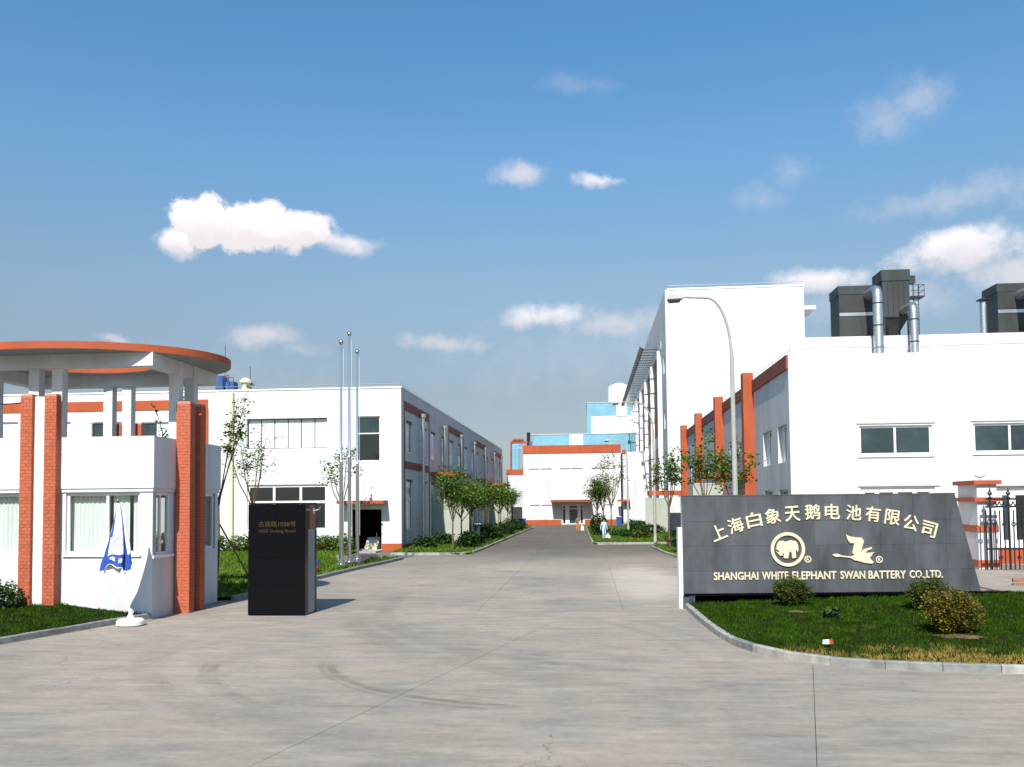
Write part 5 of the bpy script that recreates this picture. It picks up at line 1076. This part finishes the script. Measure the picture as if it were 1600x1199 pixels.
# right-hand lawns
tree(5.05, 57.5, .1, 6.4, 2.9, 1.4, 7, 1150, .18, 'leaf_green', 'sparse tree beside the second street lamp in front of the screen wall', None, 31, r0=.055, cl=.34, sub=4)
tree(6.0, 47.5, .1, 6.6, 3.0, 1.4, 6, 1100, .17, 'leaf_green', 'clumpy sparse tree above the left end of the sign', None, 32, r0=.055, cl=.30, sub=4)
tree(6.75, 43.0, .1, 6.0, 2.7, 1.15, 7, 1250, .16, 'leaf_green', 'many-limbed sparse tree just left of the tallest street lamp', None, 33, r0=.055, cl=.30, sub=4)
tree(.75, 88.5, .1, 5.4, 2.3, .95, 8, 2000, .19, 'leaf_green', 'dense green tree right of the road before the entrance', None, 34, r0=.07, cl=.6, sub=3)
tree(2.0, 84.0, .1, 7.4, 2.6, 1.7, 7, 520, .2, 'leaf_green', 'tall wispy tree right of the dense one before the entrance', None, 35, r0=.07, cl=.30, sub=4)
tree(1.4, 92.5, .1, 5.4, 2.4, .9, 7, 1200, .19, 'leaf_green', 'leafy tree half hidden behind the dense one', None, 36, r0=.07, cl=.5, sub=3)
for i, (x, y, r, h, m, lab) in enumerate([(.75, 80.5, .75, .95, 'leaf_dark', 'tall round dark shrub beside the person in light blue'), (3.0, 77, 1.1, .28, 'leaf_dark', 'low dark shrub on the right lawn nearest the kerb'), (4.2, 74, .8, .24, 'leaf_olive', 'low olive shrub on the right lawn before the third lamp'), (5.6, 84, 1.3, .42, 'leaf_dark', 'dark hedge shrub at the foot of the nearest white fin'), (5.6, 96, 1.4, .45, 'leaf_dark', 'dark hedge shrub beyond the third street lamp'), (5.4, 104, 1.4, .45, 'leaf_dark', 'farthest dark hedge shrub along the white fins'),
                                          (5.9, 58.6, .85, .62, 'leaf_dark', 'dark shrub right of the second street lamp'), (6.4, 56.0, 1.0, .7, 'leaf_dark', 'larger dark shrub between the second street lamp and the sign'), (5.8, 52.5, 1.0, .55, 'leaf_dark', 'dark shrub low beside the left end of the sign')]):
    bush(x, y, .1, r, h, 1100, .18, m, lab, 'shrubs on the right lawns', 140+i)

# ------------------------------------------------------------------ people
def person(loc, joints, radii, edges, mats, hair_c, hair_r, label, group=None, rz=0.0):
    t = thing('person', loc, label, 'person', group, rz=rz)
    me = bpy.data.meshes.new('body'); me.from_pydata([joints[k] for k in joints], [(list(joints).index(a), list(joints).index(b)) for a, b in edges], [])
    ob = bpy.data.objects.new('body', me); COL.objects.link(ob); ob.modifiers.new('s', 'SKIN'); sd = ob.modifiers.new('d', 'SUBSURF'); sd.levels = 2
    for i, k in enumerate(joints): me.skin_vertices[0].data[i].radius = (radii[k], radii[k]); me.skin_vertices[0].data[i].use_root = (k == 'pelvis')
    dg = bpy.context.evaluated_depsgraph_get(); m2 = bpy.data.meshes.new_from_object(ob.evaluated_get(dg)); bpy.data.objects.remove(ob)
    m2.materials.clear(); names = list(dict.fromkeys(v for v in mats.values()))
    for n in names: m2.materials.append(MATS[n])
    J = {k: Vector(v) for k, v in joints.items()}
    for pl_ in m2.polygons:
        c = pl_.center
        def near(e):
            p_, q_ = J[e[0]], J[e[1]]; d_ = q_-p_; k_ = max(0, min(1, (c-p_).dot(d_)/max(1e-6, d_.length_squared))); return (c-p_-d_*k_).length
        best = min(edges, key=near); pl_.material_index = names.index(mats.get(best, mats['*'])); pl_.use_smooth = True
    b = bpy.data.objects.new('body', m2); COL.objects.link(b); b.parent = t
    h = MB().lathe([(.01, hair_r*1.12), (hair_r*.6, hair_r*.95), (hair_r, hair_r*.3), (hair_r*1.02, -hair_r*.1), (hair_r*.8, -hair_r*.35)], hair_c, 14).build('hair', 'hair', t, smooth=True, local=True)
    return t
def figure(h, stride=.12, arms=((-.30, 0), (.28, .05))):
    s = h/1.7; j = {'pelvis': (0, 0, .92), 'waist': (0, 0, 1.06), 'chest': (0, 0, 1.28), 'neck': (0, 0, 1.44), 'head': (0, -.02, 1.54), 'crown': (0, 0, 1.63),
       'hl': (-.10, 0, .88), 'kl': (-.11, -stride*.7, .50), 'al': (-.11, -stride*.4, .09), 'fl': (-.12, -stride*.4-.14, .04), 'hr': (.10, 0, .88), 'kr': (.11, stride*.3, .50), 'ar': (.11, stride, .10), 'fr': (.12, stride-.13, .04),
       'sl': (-.18, 0, 1.37), 'el': (-.25, arms[0][1]*.4+.02, 1.10), 'wl': (arms[0][0], arms[0][1]-.05, .86), 'hdl': (arms[0][0], arms[0][1]-.07, .77), 'sr': (.18, 0, 1.37), 'er': (.25, arms[1][1]*.4+.02, 1.10), 'wr': (arms[1][0], arms[1][1]-.05, .86), 'hdr': (arms[1][0], arms[1][1]-.07, .77)}
    r = dict(pelvis=.145, waist=.125, chest=.15, neck=.055, head=.085, crown=.075, hl=.09, kl=.06, al=.042, fl=.035, hr=.09, kr=.06, ar=.042, fr=.035, sl=.06, el=.044, wl=.032, hdl=.035, sr=.06, er=.044, wr=.032, hdr=.035)
    e = [('pelvis', 'waist'), ('waist', 'chest'), ('chest', 'neck'), ('neck', 'head'), ('head', 'crown'), ('pelvis', 'hl'), ('hl', 'kl'), ('kl', 'al'), ('al', 'fl'), ('pelvis', 'hr'), ('hr', 'kr'), ('kr', 'ar'), ('ar', 'fr'), ('chest', 'sl'), ('sl', 'el'), ('el', 'wl'), ('wl', 'hdl'), ('chest', 'sr'), ('sr', 'er'), ('er', 'wr'), ('wr', 'hdr')]
    return {k: tuple(c*s for c in v) for k, v in j.items()}, {k: v*s for k, v in r.items()}, e
def dress(e, shirt, trousers, forearm='skin'):
    m = {'*': shirt}
    for a in e:
        if a[0] in ('hl', 'hr', 'kl', 'kr') or a in (('pelvis', 'hl'), ('pelvis', 'hr')): m[a] = trousers
        if a[0] in ('al', 'ar'): m[a] = 'cloth_dark'
        if a[0] in ('neck', 'head', 'wl', 'wr'): m[a] = 'skin'
        if a[0] in ('el', 'er'): m[a] = forearm
        if a == ('chest', 'neck'): m[a] = shirt
    return m
j, r, e = figure(1.66, .14); p = gnd(944, 843.5, .12); person((p.x, p.y, .12), j, r, e, dress(e, 'cloth_lightblue', 'cloth_lightblue', 'cloth_lightblue'), (0, .02, 1.55), .105, 'person in light blue work clothes walking on the right lawn', rz=.3)
j, r, e = figure(1.70, .05, ((-.30, -.05), (.33, -.1))); p = gnd(903, 831.5); person((p.x, p.y, 0.0), j, r, e, dress(e, 'cloth_brown', 'cloth_orange'), (0, .02, 1.59), .108, 'person in brown top and orange trousers on the road by the entrance', rz=-.3)
hb_ = thing('carrier_bag', (p.x+.42, p.y-.1, .25), 'pale blue carrier bag held beside the person in orange trousers', 'bag'); MB().hexa([(p.x+.30, p.y-.18, .14), (p.x+.66, p.y-.18, .14), (p.x+.66, p.y-.02, .14), (p.x+.30, p.y-.02, .14), (p.x+.34, p.y-.14, .66), (p.x+.60, p.y-.14, .66), (p.x+.60, p.y-.06, .66), (p.x+.34, p.y-.06, .66)]).build('sack', 'bag_white', hb_, bevel=.04); MB().tube([(p.x+.38, p.y-.1, .66), (p.x+.36, p.y-.14, .80), (p.x+.54, p.y-.1, .66)], .015, 5).build('handle', 'bag_white', hb_)
j, r, e = figure(1.68, .08); p = at(926.5, 804, 104); person((p.x, 104, .1), j, r, e, dress(e, 'cloth_pink', 'cloth_dark'), (0, .02, 1.57), .107, 'dark haired person in pink top half hidden behind the round shrub', rz=.2)
p = gnd(949, 842, .12); sk = thing('sack', (p.x, p.y, .12), 'white sack lying on the lawn at the feet of the person in light blue', 'sack')
MB().lathe([(.10, 0), (.26, .05), (.22, .2), (.09, .33), (.05, .36)], (p.x+.05, p.y, .12), 12).build('bulk', 'bag_white', sk, smooth=True); MB().lathe([(.05, .361), (.10, .45)], (p.x+.05, p.y, .12), 10).build('neck', 'bag_white', sk)
